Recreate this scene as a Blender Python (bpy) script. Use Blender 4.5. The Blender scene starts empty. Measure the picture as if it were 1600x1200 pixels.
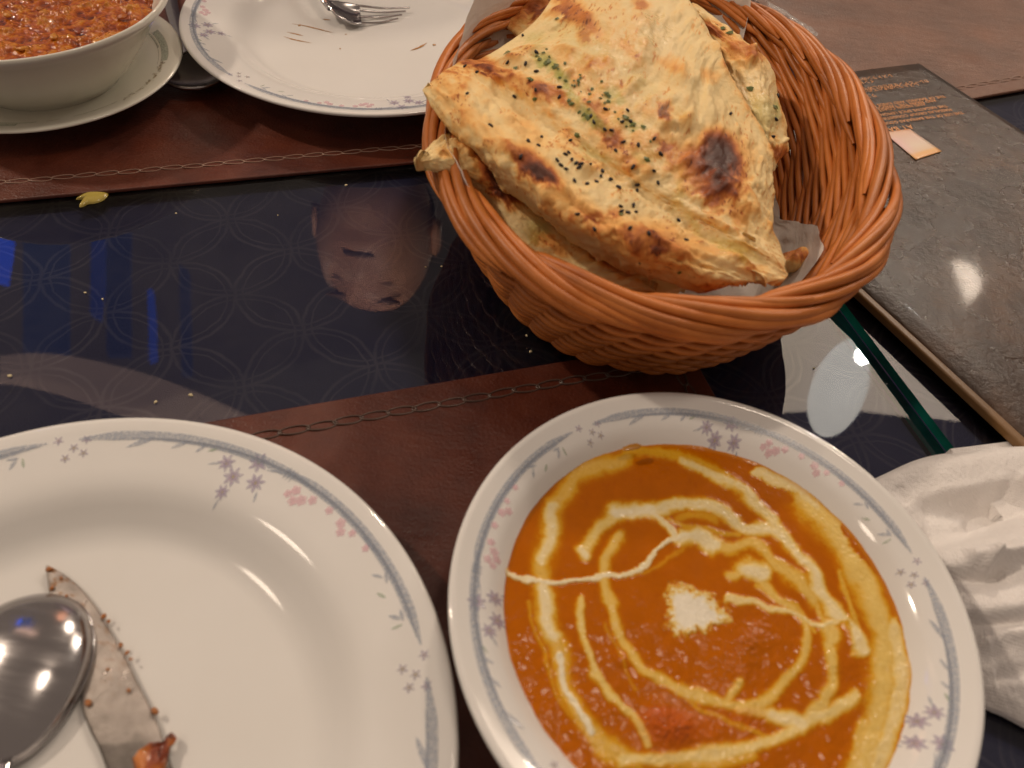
import bpy, math, random
import numpy as np
from mathutils import Vector, Matrix
from mathutils.bvhtree import BVHTree

random.seed(4); rng = np.random.default_rng(4)
SC = bpy.context.scene
COL = SC.collection

# ------------------------------------------------------------------ camera
F_PX, PITCH, ROLL, CAM_H = 1200.0, 0.8774, 0.1301, 0.2925
fw = np.array([0, math.cos(PITCH), -math.sin(PITCH)]); r0 = np.array([1.0, 0, 0]); u0 = np.cross(r0, fw)
RT = r0*math.cos(ROLL) + u0*math.sin(ROLL)
UP = -r0*math.sin(ROLL) + u0*math.cos(ROLL)
CAM = np.array([0, 0, CAM_H])
cd = bpy.data.cameras.new('camera'); cam = bpy.data.objects.new('camera', cd); COL.objects.link(cam)
cd.sensor_width = 36; cd.lens = 36*F_PX/1600; cd.clip_start = .01; cd.clip_end = 60
cam.matrix_world = Matrix(((RT[0], UP[0], -fw[0], 0), (RT[1], UP[1], -fw[1], 0), (RT[2], UP[2], -fw[2], CAM_H), (0, 0, 0, 1)))
SC.camera = cam
cd.dof.use_dof = True; cd.dof.focus_distance = .46; cd.dof.aperture_fstop = 9.0

# ------------------------------------------------------------------ light
W = bpy.data.worlds.new('World'); SC.world = W; W.use_nodes = True
bg = W.node_tree.nodes['Background']; bg.inputs[0].default_value = (1, .78, .64, 1); bg.inputs[1].default_value = .18
SC.view_settings.view_transform = 'Standard'; SC.view_settings.look = 'None'
SC.view_settings.exposure = .33; SC.view_settings.gamma = 1
def area(name, loc, target, size, watts, col=(1, .81, .635), shape='DISK'):
    l = bpy.data.lights.new(name, 'AREA'); l.shape = shape; l.size = size; l.energy = watts; l.color = col
    if shape == 'RECTANGLE': l.size_y = size*.3
    o = bpy.data.objects.new(name, l); COL.objects.link(o); o.location = loc
    o.rotation_euler = (Vector(target)-Vector(loc)).to_track_quat('-Z', 'Y').to_euler()
    return o
# ------------------------------------------------------------------ pixel <-> metre (calibrated camera)
def ray(px, py):
    d = fw + (px-800)/F_PX*RT - (py-600)/F_PX*UP
    return d/np.linalg.norm(d)
def P(px, py, z=0.0):
    d = ray(px, py); t = (z-CAM_H)/d[2]
    return CAM + t*d
def RP(px, py, z, z0=0.0):                # where the mirror image in the glass at this spot comes from, at height z
    h = P(px, py, z0); d = ray(px, py)*np.array([1, 1, -1]); return h + d*(z-z0)/d[2]
def proj(X):
    v = X-CAM; c = v@fw
    return np.stack([800+F_PX*(v@RT)/c, 600-F_PX*(v@UP)/c], -1)

area('ceiling_lamp_near_left', (-1.95, .80, 1.9), (-.1, .3, 0), .12, 20)
area('ceiling_lamp_over', (.35, .45, 1.9), (.05, .3, 0), .25, 3.5)
area('ceiling_lamp_back', (.40, 2.7, 1.9), (0, .35, 0), .2, 17)
area('ceiling_lamp_right', tuple(RP(1482, 452, 1.7, .015)), (.1, .3, 0), .18, 10)
area('ceiling_lamp_left', (-1.5, -.3, 1.7), (0, .2, 0), .3, 2)
# ------------------------------------------------------------------ numeric noise
def vnoise(x, y, scale, seed=0, octaves=4, pers=.5):
    out = 0; amp = 1; tot = 0
    for o in range(octaves):
        g = np.random.default_rng(seed*31+o).random((256, 256))
        xs, ys = x/scale*2**o+17.3*o+50, y/scale*2**o+9.1*o+50
        xi, yi = np.floor(xs).astype(int), np.floor(ys).astype(int); fx, fy = xs-xi, ys-yi
        fx = fx*fx*(3-2*fx); fy = fy*fy*(3-2*fy); m = 255
        a = g[xi & m, yi & m]; b = g[(xi+1) & m, yi & m]; c = g[xi & m, (yi+1) & m]; d = g[(xi+1) & m, (yi+1) & m]
        out = out + amp*((a*(1-fx)+b*fx)*(1-fy)+(c*(1-fx)+d*fx)*fy); tot += amp; amp *= pers
    return out/tot
def sstep(a, b, x):
    t = np.clip((x-a)/(b-a), 0, 1); return t*t*(3-2*t)
def polydist(p, pts):
    pts = np.array(pts, float); best = np.full(p.shape[0], 1e9); tt = np.zeros(p.shape[0]); n = len(pts)-1
    for i in range(n):
        a, b = pts[i], pts[i+1]; ab = b-a; t = np.clip(((p-a)@ab)/(ab@ab+1e-12), 0, 1)
        d = np.hypot(*((p-a-t[:, None]*ab).T)); k = d < best; best[k] = d[k]; tt[k] = (i+t[k])/n
    return best, tt
def spline(pts, n):                       # Catmull-Rom through pts
    pts = np.array(pts, float); m = len(pts)
    q = np.vstack([2*pts[0]-pts[1], pts, 2*pts[-1]-pts[-2]])
    t = np.linspace(0, m-1, n); i = np.minimum(t.astype(int), m-2); f = (t-i)[:, None]
    a, b, c, d = q[i], q[i+1], q[i+2], q[i+3]
    return .5*(2*b+(c-a)*f+(2*a-5*b+4*c-d)*f**2+(3*b-a-3*c+d)*f**3)
def surface(ctrl, nu, nv):                # ctrl rows of points -> smooth grid
    ctrl = np.array(ctrl, float)
    rows = np.array([spline(r, nv) for r in ctrl])
    return np.array([spline(rows[:, j], nu) for j in range(nv)]).transpose(1, 0, 2)

# ------------------------------------------------------------------ materials
def mat(name, col=(.5, .5, .5), rough=.5, metal=0, spec=.5, attr=None, coat=0, sheen=0, trans=0, sss=0, emit=None, es=1):
    m = bpy.data.materials.new(name); m.use_nodes = True; nt = m.node_tree; b = nt.nodes['Principled BSDF']
    b.inputs['Base Color'].default_value = (*col, 1); b.inputs['Roughness'].default_value = rough
    b.inputs['Metallic'].default_value = metal; b.inputs['Specular IOR Level'].default_value = spec
    b.inputs['Coat Weight'].default_value = coat; b.inputs['Coat Roughness'].default_value = .06
    b.inputs['Sheen Weight'].default_value = sheen
    if sss:
        b.inputs['Subsurface Weight'].default_value = sss; b.inputs['Subsurface Radius'].default_value = (.006, .004, .002)
        b.inputs['Subsurface Scale'].default_value = .5
    if emit: b.inputs['Emission Color'].default_value = (*emit, 1); b.inputs['Emission Strength'].default_value = es
    if attr:
        a = nt.nodes.new('ShaderNodeAttribute'); a.attribute_name = attr; nt.links.new(a.outputs['Color'], b.inputs['Base Color'])
    return m, nt, b
def nd(nt, t, **k):
    n = nt.nodes.new(t)
    for a, v in k.items():
        if a in n.inputs: n.inputs[a].default_value = v
        else: setattr(n, a, v)
    return n
def noise_tex(nt, scale, detail=6, rough=.55, stretch=None, coord='Object'):
    tc = nd(nt, 'ShaderNodeTexCoord'); mp = nd(nt, 'ShaderNodeMapping')
    if stretch: mp.inputs['Scale'].default_value = stretch
    nt.links.new(tc.outputs[coord], mp.inputs[0])
    n = nd(nt, 'ShaderNodeTexNoise'); n.inputs['Scale'].default_value = scale; n.inputs['Detail'].default_value = detail; n.inputs['Roughness'].default_value = rough
    nt.links.new(mp.outputs[0], n.inputs['Vector']); return n
def ramp(nt, src, stops):
    r = nd(nt, 'ShaderNodeValToRGB'); e = r.color_ramp.elements
    while len(e) < len(stops): e.new(.5)
    for i, (p, c) in enumerate(stops):
        e[i].position = p; e[i].color = (*c, 1) if not isinstance(c, (int, float)) else (c, c, c, 1)
    nt.links.new(src, r.inputs[0]); return r
def bump(nt, b, src, dist, strength=1, prev=None):
    n = nd(nt, 'ShaderNodeBump'); n.inputs['Distance'].default_value = dist; n.inputs['Strength'].default_value = strength
    nt.links.new(src, n.inputs['Height'])
    if prev: nt.links.new(prev.outputs[0], n.inputs['Normal'])
    nt.links.new(n.outputs[0], b.inputs['Normal']); return n

M = {}
# porcelain
m, nt, b = mat('porcelain', (.80, .79, .76), .10, coat=.3); n = noise_tex(nt, 60, 3); r = ramp(nt, n.outputs[0], [(.3, .045), (.75, .10)])
nt.links.new(r.outputs[0], b.inputs['Roughness']); n2 = noise_tex(nt, 9, 4); r2 = ramp(nt, n2.outputs[0], [(.3, (.77, .755, .72)), (.7, (.82, .81, .785))])
nt.links.new(r2.outputs[0], b.inputs['Base Color']); bump(nt, b, noise_tex(nt, 25, 2).outputs[0], .0006, .25); M['porcelain'] = m
m, nt, b = mat('porcelain_ivory', (.80, .78, .68), .12, coat=.3); n = noise_tex(nt, 50, 3); r = ramp(nt, n.outputs[0], [(.3, .08), (.75, .22)]); nt.links.new(r.outputs[0], b.inputs['Roughness']); M['ivory'] = m
m, nt, b = mat('printed_glaze', rough=.16, attr='Col', coat=.3)
n = noise_tex(nt, 900, 2); tr = nd(nt, 'ShaderNodeBsdfTransparent'); mx = nd(nt, 'ShaderNodeMixShader')
rr = ramp(nt, n.outputs[0], [(.3, .25), (.7, .66)]); nt.links.new(rr.outputs[0], mx.inputs[0])
nt.links.new(tr.outputs[0], mx.inputs[1]); nt.links.new(b.outputs[0], mx.inputs[2]); nt.links.new(mx.outputs[0], nt.nodes['Material Output'].inputs[0]); M['print'] = m
# leather
def leather(name, c1, c2, c3, rough):
    m, nt, b = mat(name, rough=rough, spec=.5, coat=.12)
    n = noise_tex(nt, 14, 8, .65); r = ramp(nt, n.outputs[0], [(.3, c1), (.5, c2), (.72, c3)]); nt.links.new(r.outputs[0], b.inputs['Base Color'])
    g = noise_tex(nt, 700, 5, .6); w = nd(nt, 'ShaderNodeTexVoronoi'); w.inputs['Scale'].default_value = 520
    tc = nd(nt, 'ShaderNodeTexCoord'); nt.links.new(tc.outputs['Object'], w.inputs['Vector'])
    p1 = bump(nt, b, g.outputs[0], .0005, .45); p2 = bump(nt, b, w.outputs['Distance'], .0004, .3, p1)
    p3 = bump(nt, b, noise_tex(nt, 45, 6, .7, (1, 3, 1)).outputs[0], .0012, .5, p2)
    q = noise_tex(nt, 30, 5); rq = ramp(nt, q.outputs[0], [(.3, rough-.12), (.7, rough+.14)]); nt.links.new(rq.outputs[0], b.inputs['Roughness'])
    return m
M['leather'] = leather('brown_leather', (.040, .009, .006), (.095, .021, .010), (.16, .042, .020), .38)
M['leather2'] = leather('sheen_lit_leather', (.095, .034, .013), (.15, .055, .023), (.21, .082, .038), .46)  # lighter copy of the brown leather, its glossy sheen put into the colour
m, nt, b = mat('waxed_thread', (.10, .06, .045), .3, spec=.6); M['thread'] = m
m, nt, b = mat('waxed_thread_light', (.30, .18, .13), .35, spec=.6); M['thread2'] = m
# tablecloth: navy damask, interlocking rings
m, nt, b = mat('navy_damask', rough=.75, sheen=.1, spec=.25)
tc = nd(nt, 'ShaderNodeTexCoord'); mp = nd(nt, 'ShaderNodeMapping'); mp.inputs['Rotation'].default_value = (0, 0, math.radians(45-22)); nt.links.new(tc.outputs['Object'], mp.inputs[0])
A_ = .046
sc_ = nd(nt, 'ShaderNodeVectorMath', operation='SCALE'); sc_.inputs['Scale'].default_value = 1/A_; nt.links.new(mp.outputs[0], sc_.inputs[0])
wob = noise_tex(nt, 60, 3); wv = nd(nt, 'ShaderNodeVectorMath', operation='SCALE'); wv.inputs['Scale'].default_value = .11; nt.links.new(wob.outputs['Color'], wv.inputs[0])
ad = nd(nt, 'ShaderNodeVectorMath', operation='ADD'); nt.links.new(sc_.outputs[0], ad.inputs[0]); nt.links.new(wv.outputs[0], ad.inputs[1])
fr = nd(nt, 'ShaderNodeVectorMath', operation='FRACTION'); nt.links.new(ad.outputs[0], fr.inputs[0])
fl = nd(nt, 'ShaderNodeVectorMath', operation='MULTIPLY'); fl.inputs[1].default_value = (1, 1, 0); nt.links.new(fr.outputs[0], fl.inputs[0])
last = None
for cx, cy in ((0, 0), (1, 0), (0, 1), (1, 1)):
    ds = nd(nt, 'ShaderNodeVectorMath', operation='DISTANCE'); ds.inputs[1].default_value = (cx, cy, 0); nt.links.new(fl.outputs[0], ds.inputs[0])
    for R_, w_ in ((.7071, .030), (.62, .018)):
        s = nd(nt, 'ShaderNodeMath', operation='SUBTRACT'); s.inputs[1].default_value = R_; nt.links.new(ds.outputs['Value'], s.inputs[0])
        a = nd(nt, 'ShaderNodeMath', operation='ABSOLUTE'); nt.links.new(s.outputs[0], a.inputs[0])
        dv = nd(nt, 'ShaderNodeMath', operation='DIVIDE'); dv.inputs[1].default_value = w_; nt.links.new(a.outputs[0], dv.inputs[0])
        if last is None: last = dv
        else:
            mn = nd(nt, 'ShaderNodeMath', operation='MINIMUM'); nt.links.new(last.outputs[0], mn.inputs[0]); nt.links.new(dv.outputs[0], mn.inputs[1]); last = mn
pr = ramp(nt, last.outputs[0], [(.2, 1.0), (1.2, 0.0)])
wv_ = nd(nt, 'ShaderNodeTexWave'); wv_.inputs['Scale'].default_value = 900; nt.links.new(mp.outputs[0], wv_.inputs['Vector'])
gr = noise_tex(nt, 1500, 2); gm = ramp(nt, gr.outputs[0], [(.3, (.038, .036, .11)), (.7, (.075, .068, .20))])
fn_ = noise_tex(nt, 26, 4); fm_ = ramp(nt, fn_.outputs[0], [(.35, .35), (.65, 1.0)]); fk_ = nd(nt, 'ShaderNodeMath', operation='MULTIPLY'); nt.links.new(pr.outputs[0], fk_.inputs[0]); nt.links.new(fm_.outputs[0], fk_.inputs[1])
mixc = nd(nt, 'ShaderNodeMixRGB'); mixc.inputs[2].default_value = (.145, .125, .23, 1); nt.links.new(fk_.outputs[0], mixc.inputs[0]); nt.links.new(gm.outputs[0], mixc.inputs[1])
nt.links.new(mixc.outputs[0], b.inputs['Base Color']); bump(nt, b, gr.outputs[0], .0005, .4); M['cloth'] = m
# clear table glass
def glass(name, tint, k):
    m = bpy.data.materials.new(name); m.use_nodes = True; nt = m.node_tree; nt.nodes.remove(nt.nodes['Principled BSDF'])
    fz = nd(nt, 'ShaderNodeFresnel'); fz.inputs['IOR'].default_value = k
    tr = nd(nt, 'ShaderNodeBsdfTransparent'); tr.inputs[0].default_value = (*tint, 1)
    gl = nd(nt, 'ShaderNodeBsdfGlossy'); sm = noise_tex(nt, 35, 6, .7); rg = ramp(nt, sm.outputs[0], [(.45, .008), (.8, .05)]); nt.links.new(rg.outputs[0], gl.inputs['Roughness'])
    mx = nd(nt, 'ShaderNodeMixShader'); nt.links.new(fz.outputs[0], mx.inputs[0]); nt.links.new(tr.outputs[0], mx.inputs[1]); nt.links.new(gl.outputs[0], mx.inputs[2])
    df = nd(nt, 'ShaderNodeBsdfDiffuse'); df.inputs[0].default_value = (.6, .58, .55, 1)
    dn = noise_tex(nt, 9, 9, .75); dr = ramp(nt, dn.outputs[0], [(.42, 0.0), (.85, .03)]); mx2 = nd(nt, 'ShaderNodeMixShader')
    nt.links.new(dr.outputs[0], mx2.inputs[0]); nt.links.new(mx.outputs[0], mx2.inputs[1]); nt.links.new(df.outputs[0], mx2.inputs[2])
    nt.links.new(mx2.outputs[0], nt.nodes['Material Output'].inputs[0]); return m
M['glass'] = glass('clear_table_glass', (.93, .97, .95), 1.5)
m, nt, b = mat('green_glass_edge', (.0, .055, .040), .2, spec=.8); n = noise_tex(nt, 14, 2)
r = ramp(nt, n.outputs[0], [(.4, (.004, .12, .085)), (.6, (.01, .60, .44))]); nt.links.new(r.outputs[0], b.inputs['Base Color']); M['glass_edge'] = m
# steel
m, nt, b = mat('polished_steel', (.46, .44, .44), .13, metal=1); n = noise_tex(nt, 40, 4, .6, (1, 6, 1)); r = ramp(nt, n.outputs[0], [(.3, .10), (.75, .26)])
nt.links.new(r.outputs[0], b.inputs['Roughness']); bump(nt, b, noise_tex(nt, 60, 2).outputs[0], .0006, .2); M['steel'] = m
m, nt, b = mat('smeared_steel', rough=.38, metal=.85, attr='Col'); bump(nt, b, noise_tex(nt, 500, 6, .7).outputs[0], .0008, .6)
n = noise_tex(nt, 220, 5, .7); r = ramp(nt, n.outputs[0], [(.3, .22), (.7, .6)]); nt.links.new(r.outputs[0], b.inputs['Roughness']); M['knife'] = m
# wicker
m, nt, b = mat('wicker', rough=.42, spec=.45); n = noise_tex(nt, 40, 6, .6)
r = ramp(nt, n.outputs[0], [(.25, (.38, .105, .016)), (.5, (.54, .168, .030)), (.78, (.66, .235, .055))]); 
oi = nd(nt, 'ShaderNodeObjectInfo'); hs = nd(nt, 'ShaderNodeHueSaturation'); mr = nd(nt, 'ShaderNodeMapRange'); mr.inputs['To Min'].default_value = .82; mr.inputs['To Max'].default_value = 1.12
nt.links.new(oi.outputs['Random'], mr.inputs[0]); nt.links.new(mr.outputs[0], hs.inputs['Value']); nt.links.new(r.outputs[0], hs.inputs['Color']); nt.links.new(hs.outputs[0], b.inputs['Base Color'])
bump(nt, b, noise_tex(nt, 900, 4, .6).outputs[0], .0003, .4); M['wicker'] = m
# bread, curry, paper, towel...
m, nt, b = mat('naan_crust', rough=.5, attr='Col', sss=.06, spec=.35)
a = nd(nt, 'ShaderNodeAttribute'); a.attribute_name = 'Wet'; n = noise_tex(nt, 160, 5, .65)
mth = nd(nt, 'ShaderNodeMath', operation='MULTIPLY'); nt.links.new(a.outputs['Fac'], mth.inputs[0]); rr = ramp(nt, n.outputs[0], [(.3, .3), (.6, 1)]); nt.links.new(rr.outputs[0], mth.inputs[1])
mr = nd(nt, 'ShaderNodeMapRange'); mr.inputs['To Min'].default_value = .62; mr.inputs['To Max'].default_value = .16; nt.links.new(mth.outputs[0], mr.inputs[0]); nt.links.new(mr.outputs[0], b.inputs['Roughness'])
p1 = bump(nt, b, noise_tex(nt, 420, 7, .65).outputs[0], .0010, .55); p2 = bump(nt, b, noise_tex(nt, 110, 5, .6).outputs[0], .003, .45, p1); M['naan'] = m
m, nt, b = mat('creamy_curry', rough=.14, attr='Col', spec=.22, coat=0, sss=.0)
p1 = bump(nt, b, noise_tex(nt, 200, 3, .5).outputs[0], .0008, .16); n = noise_tex(nt, 120, 4, .6); r = ramp(nt, n.outputs[0], [(.35, .08), (.7, .22)]); nt.links.new(r.outputs[0], b.inputs['Roughness']); M['curry'] = m
m, nt, b = mat('minced_curry', rough=.2, attr='Col', spec=.5, coat=.3); p1 = bump(nt, b, noise_tex(nt, 260, 6, .6).outputs[0], .0015, .4); M['keema'] = m
m, nt, b = mat('baking_paper', (.8, .75, .7), .55, spec=.3); b.inputs['Transmission Weight'].default_value = 0
n = noise_tex(nt, 30, 6, .7, (1, 1, 4)); bump(nt, b, n.outputs[0], .003, .5); r = ramp(nt, noise_tex(nt, 18, 5).outputs[0], [(.3, (.76, .71, .66)), (.7, (.88, .84, .79))]); nt.links.new(r.outputs[0], b.inputs['Base Color'])
tl = nd(nt, 'ShaderNodeBsdfTranslucent'); tl.inputs[0].default_value = (.7, .6, .5, 1); mx = nd(nt, 'ShaderNodeMixShader'); mx.inputs[0].default_value = .18
nt.links.new(b.outputs[0], mx.inputs[1]); nt.links.new(tl.outputs[0], mx.inputs[2]); nt.links.new(mx.outputs[0], nt.nodes['Material Output'].inputs[0]); M['paper'] = m
m, nt, b = mat('terry_cotton', (.74, .68, .62), .95, sheen=.4, spec=.1)
tc = nd(nt, 'ShaderNodeTexCoord'); w1 = nd(nt, 'ShaderNodeTexWave', bands_direction='X'); w1.inputs['Scale'].default_value = 330; w1.inputs['Distortion'].default_value = 1.5; w1.inputs['Detail'].default_value = 3
w2 = nd(nt, 'ShaderNodeTexWave', bands_direction='Y'); w2.inputs['Scale'].default_value = 330; w2.inputs['Distortion'].default_value = 1.5
mpt = nd(nt, 'ShaderNodeMapping'); mpt.inputs['Rotation'].default_value = (0, 0, .25)
nt.links.new(tc.outputs['Object'], mpt.inputs[0]); nt.links.new(mpt.outputs[0], w1.inputs['Vector']); nt.links.new(mpt.outputs[0], w2.inputs['Vector'])
ml = nd(nt, 'ShaderNodeMath', operation='MULTIPLY'); nt.links.new(w1.outputs[1], ml.inputs[0]); nt.links.new(w2.outputs[1], ml.inputs[1])
p1 = bump(nt, b, ml.outputs[0], .0006, .4); p2 = bump(nt, b, noise_tex(nt, 700, 4, .7).outputs[0], .0009, .6, p1); bump(nt, b, noise_tex(nt, 45, 4).outputs[0], .002, .2, p2)
cn = noise_tex(nt, 22, 5); cr = ramp(nt, cn.outputs[0], [(.3, (.84, .80, .77)), (.7, (.91, .88, .86))]); nt.links.new(cr.outputs[0], b.inputs['Base Color']); M['towel'] = m
m, nt, b = mat('clear_wrapper', (.62, .60, .58), .12, spec=.9); b.inputs['Alpha'].default_value = .5; bump(nt, b, noise_tex(nt, 120, 4).outputs[0], .004, .8); M['wrapper'] = m
m, nt, b = mat('menu_cover', rough=.25, spec=.5, coat=.06); n = noise_tex(nt, 16, 7, .65); r = ramp(nt, n.outputs[0], [(.3, (.014, .006, .002)), (.5, (.040, .016, .005)), (.75, (.12, .052, .017))])
nt.links.new(r.outputs[0], b.inputs['Base Color']); g = noise_tex(nt, 420, 5, .65); p1 = bump(nt, b, g.outputs[0], .0008, .6); bump(nt, b, noise_tex(nt, 150, 3, .6).outputs[0], .0014, .45, p1)
q = noise_tex(nt, 40, 5); rq = ramp(nt, q.outputs[0], [(.3, .20), (.7, .38)]); nt.links.new(rq.outputs[0], b.inputs['Roughness']); M['menu'] = m
m, nt, b = mat('menu_binding', (.20, .105, .035), .4, spec=.5); bump(nt, b, noise_tex(nt, 500, 3).outputs[0], .0003, .4); M['binding'] = m
m, nt, b = mat('orange_ink', (.80, .33, .09), .5); M['ink'] = m
m, nt, b = mat('foil_sticker', rough=.35, attr='Col', spec=.6, coat=.3); M['sticker'] = m
m, nt, b = mat('nigella_seed', (.012, .009, .012), .45); bump(nt, b, noise_tex(nt, 2500, 3).outputs[0], .0003, .6); M['seed'] = m
m, nt, b = mat('green_herb', (.11, .14, .025), .5); M['herb'] = m
m, nt, b = mat('yellow_sauce', (.42, .33, .07), .2, coat=.4); bump(nt, b, noise_tex(nt, 300, 3).outputs[0], .0005, .5); M['sauce'] = m
m, nt, b = mat('oily_stain', (.45, .20, .03), .25, coat=.3); M['stain'] = m
m, nt, b = mat('orange_chunk', rough=.3, attr='Col', coat=.3); bump(nt, b, noise_tex(nt, 500, 5).outputs[0], .001, .6); M['chunk'] = m
m, nt, b = mat('crumb', (.75, .65, .40), .6); M['crumb'] = m
m, nt, b = mat('skin', (.50, .27, .19), .5, sss=.05); M['skin'] = m
m, nt, b = mat('brow_hair', (.16, .085, .065), .7); M['brow'] = m
m, nt, b = mat('dark_hair', (.015, .012, .012), .6); M['hair'] = m
m, nt, b = mat('grey_shirt', (.16, .14, .18), .9); M['shirt'] = m
m, nt, b = mat('dark_wood', (.06, .03, .02), .5); M['wood'] = m
m, nt, b = mat('dark_carpet', (.03, .02, .02), .95); M['floor'] = m
m, nt, b = mat('glowing_plaster', (.42, .27, .21), .8, emit=(1, .66, .50), es=.9); M['arch'] = m  # warm glow put into the plaster so the arch shows in the glass
m, nt, b = mat('blue_lit_panel', (.02, .04, .2), .6, emit=(.02, .12, 1.0), es=2.4); M['blue'] = m
m, nt, b = mat('dim_blue_panel', (.02, .03, .08), .7, emit=(.05, .14, .42), es=.45); M['blue2'] = m
m, nt, b = mat('lit_ceiling_panel', (.8, .75, .65), .8, emit=(1, .80, .62), es=4.2); M['panel'] = m
m, nt, b = mat('glowing_white', (.12, .12, .12), .6, emit=(1, .93, .82), es=6); M['capsule'] = m
m, nt, b = mat('lamp_bulb', (1, 1, 1), .5, emit=(1, .97, .92), es=120); M['bulb'] = m

# ------------------------------------------------------------------ mesh helpers
def link(name, me, parent=None, loc=None):
    o = bpy.data.objects.new(name, me); COL.objects.link(o)
    if parent is not None: o.parent = parent
    if loc is not None: o.location = loc
    return o
def mesh(name, V, Fc, m, parent=None, smooth=True, col=None, loc=None, extra=None, up=False):
    V = np.asarray(V, np.float32).reshape(-1, 3); me = bpy.data.meshes.new(name)
    if up and np.cross(V[Fc[:, 1]]-V[Fc[:, 0]], V[Fc[:, 2]]-V[Fc[:, 1]])[:, 2].sum() < 0: Fc = Fc[:, ::-1].copy()
    if isinstance(Fc, np.ndarray):
        k = Fc.shape[1]; me.vertices.add(len(V)); me.vertices.foreach_set('co', V.ravel())
        me.loops.add(Fc.size); me.loops.foreach_set('vertex_index', Fc.astype(np.int32).ravel())
        me.polygons.add(len(Fc)); me.polygons.foreach_set('loop_start', np.arange(0, Fc.size, k, dtype=np.int32))
        try: me.polygons.foreach_set('loop_total', np.full(len(Fc), k, np.int32))
        except Exception: pass
        me.update(calc_edges=True)
    else: me.from_pydata(V.tolist(), [], Fc)
    if smooth: me.polygons.foreach_set('use_smooth', [True]*len(me.polygons))
    if col is not None:
        a = me.color_attributes.new('Col', 'FLOAT_COLOR', 'POINT'); c = np.ones((len(V), 4), np.float32); c[:, :3] = col; a.data.foreach_set('color', c.ravel())
    for kx, vx in (extra or {}).items():
        a = me.attributes.new(kx, 'FLOAT', 'POINT'); a.data.foreach_set('value', np.asarray(vx, np.float32))
    me.materials.append(m); me.validate()
    return link(name, me, parent, loc)
def gridfaces(n, k, wrap_u=False, wrap_v=False, off=0):
    i = np.arange(n if wrap_u else n-1)[:, None]; j = np.arange(k if wrap_v else k-1)[None]
    i2 = (i+1) % n; j2 = (j+1) % k
    return (np.stack([i*k+j, i2*k+j, i2*k+j2, i*k+j2], -1).reshape(-1, 4)+off)
def tube_data(path, rad, seg=8, closed=False, flat=1.0):
    path = np.asarray(path, float); n = len(path); rad = np.broadcast_to(rad, (n,))
    T = np.gradient(path, axis=0) if not closed else np.roll(path, -1, 0)-np.roll(path, 1, 0)
    T /= np.linalg.norm(T, axis=1)[:, None]+1e-12
    up = np.array([0, 0, 1.0]); N = np.cross(T, up); ln = np.linalg.norm(N, axis=1)
    N[ln < 1e-4] = (1, 0, 0); N /= np.linalg.norm(N, axis=1)[:, None]; B = np.cross(N, T)
    a = np.linspace(0, 2*math.pi, seg, endpoint=False)
    V = path[:, None]+rad[:, None, None]*(np.cos(a)[None, :, None]*N[:, None]+flat*np.sin(a)[None, :, None]*B[:, None])
    return V.reshape(-1, 3), gridfaces(n, seg, closed, True)
def tubes(name, specs, m, parent=None, seg=8):
    Vs, Fs, off = [], [], 0
    for path, rad, closed in specs:
        v, f = tube_data(path, rad, seg, closed); Vs.append(v); Fs.append(f+off); off += len(v)
    return mesh(name, np.vstack(Vs), np.vstack(Fs), m, parent)
def lathe(name, prof, m, parent=None, n=160, loc=None):
    pr = np.array(prof, float); th = np.linspace(0, 2*math.pi, n, endpoint=False)
    V = np.stack([pr[:, None, 0]*np.cos(th), pr[:, None, 0]*np.sin(th), np.broadcast_to(pr[:, None, 1], (len(pr), n))], -1)
    return mesh(name, V, gridfaces(len(pr), n, False, True), m, parent, loc=loc)
def box(name, corners, z0, z1, m, parent=None, bev=.0):
    n = len(corners); V = [(x, y, z0) for x, y in corners]+[(x, y, z1) for x, y in corners]
    Fc = [list(range(n))[::-1], [n+i for i in range(n)]]+[[i, (i+1) % n, n+(i+1) % n, n+i] for i in range(n)]
    o = mesh(name, V, Fc, m, parent, smooth=False)
    if bev:
        md = o.modifiers.new('bevel', 'BEVEL'); md.width = bev; md.segments = 3
    return o
def empty(name, loc=(0, 0, 0)):
    o = bpy.data.objects.new(name, None); COL.objects.link(o); o.location = loc; o.empty_display_size = .02; return o
def tag(o, label, cat, group=None, kind=None):
    if label: o['label'] = label
    if cat: o['category'] = cat
    if group: o['group'] = group
    if kind: o['kind'] = kind
    return o
def adopt(o, root):                        # parent keeping world-space coordinates (root has only a location)
    o.parent = root; o.matrix_parent_inverse = Matrix.Translation(-root.location); return o
def solid(o, t, off=-1):
    md = o.modifiers.new('thickness', 'SOLIDIFY'); md.thickness = t; md.offset = off; return o
def blob(name, c, outline, h, m, parent=None, rings=7, col=None, jit=.0):   # a low mound over an outline in xy
    out = np.array(outline, float); cen = out.mean(0); n = len(out)
    V = []
    for k in range(rings):
        s = 1-(k/(rings-1))**1.6; z = h*math.sqrt(max(0, 1-s*s))
        for q in out: V.append((*(cen+(q-cen)*s), c+z+random.uniform(-jit, jit)))
    V = np.array(V); return mesh(name, V, gridfaces(rings, n, False, True), m, parent, col=col)
def xy(pts, z=0): return [tuple(P(a, b, z)[:2]) for a, b in pts]
def smooth_loop(pts, n=60):
    p = np.array(list(pts)+[pts[0]]+[pts[1]]+[pts[2]]); s = spline(p, n*(len(p)-1)//len(pts))
    k = (len(p)-1); t = np.linspace(1, 1+len(pts), n, endpoint=False); i = t.astype(int); f = (t-i)[:, None]
    q = np.vstack([p, p[-1:]]); a, b, c, d = q[i-1], q[i], q[i+1], q[np.minimum(i+2, len(q)-1)]
    return .5*(2*b+(c-a)*f+(2*a-5*b+4*c-d)*f**2+(3*b-a-3*c+d)*f**3)

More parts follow.
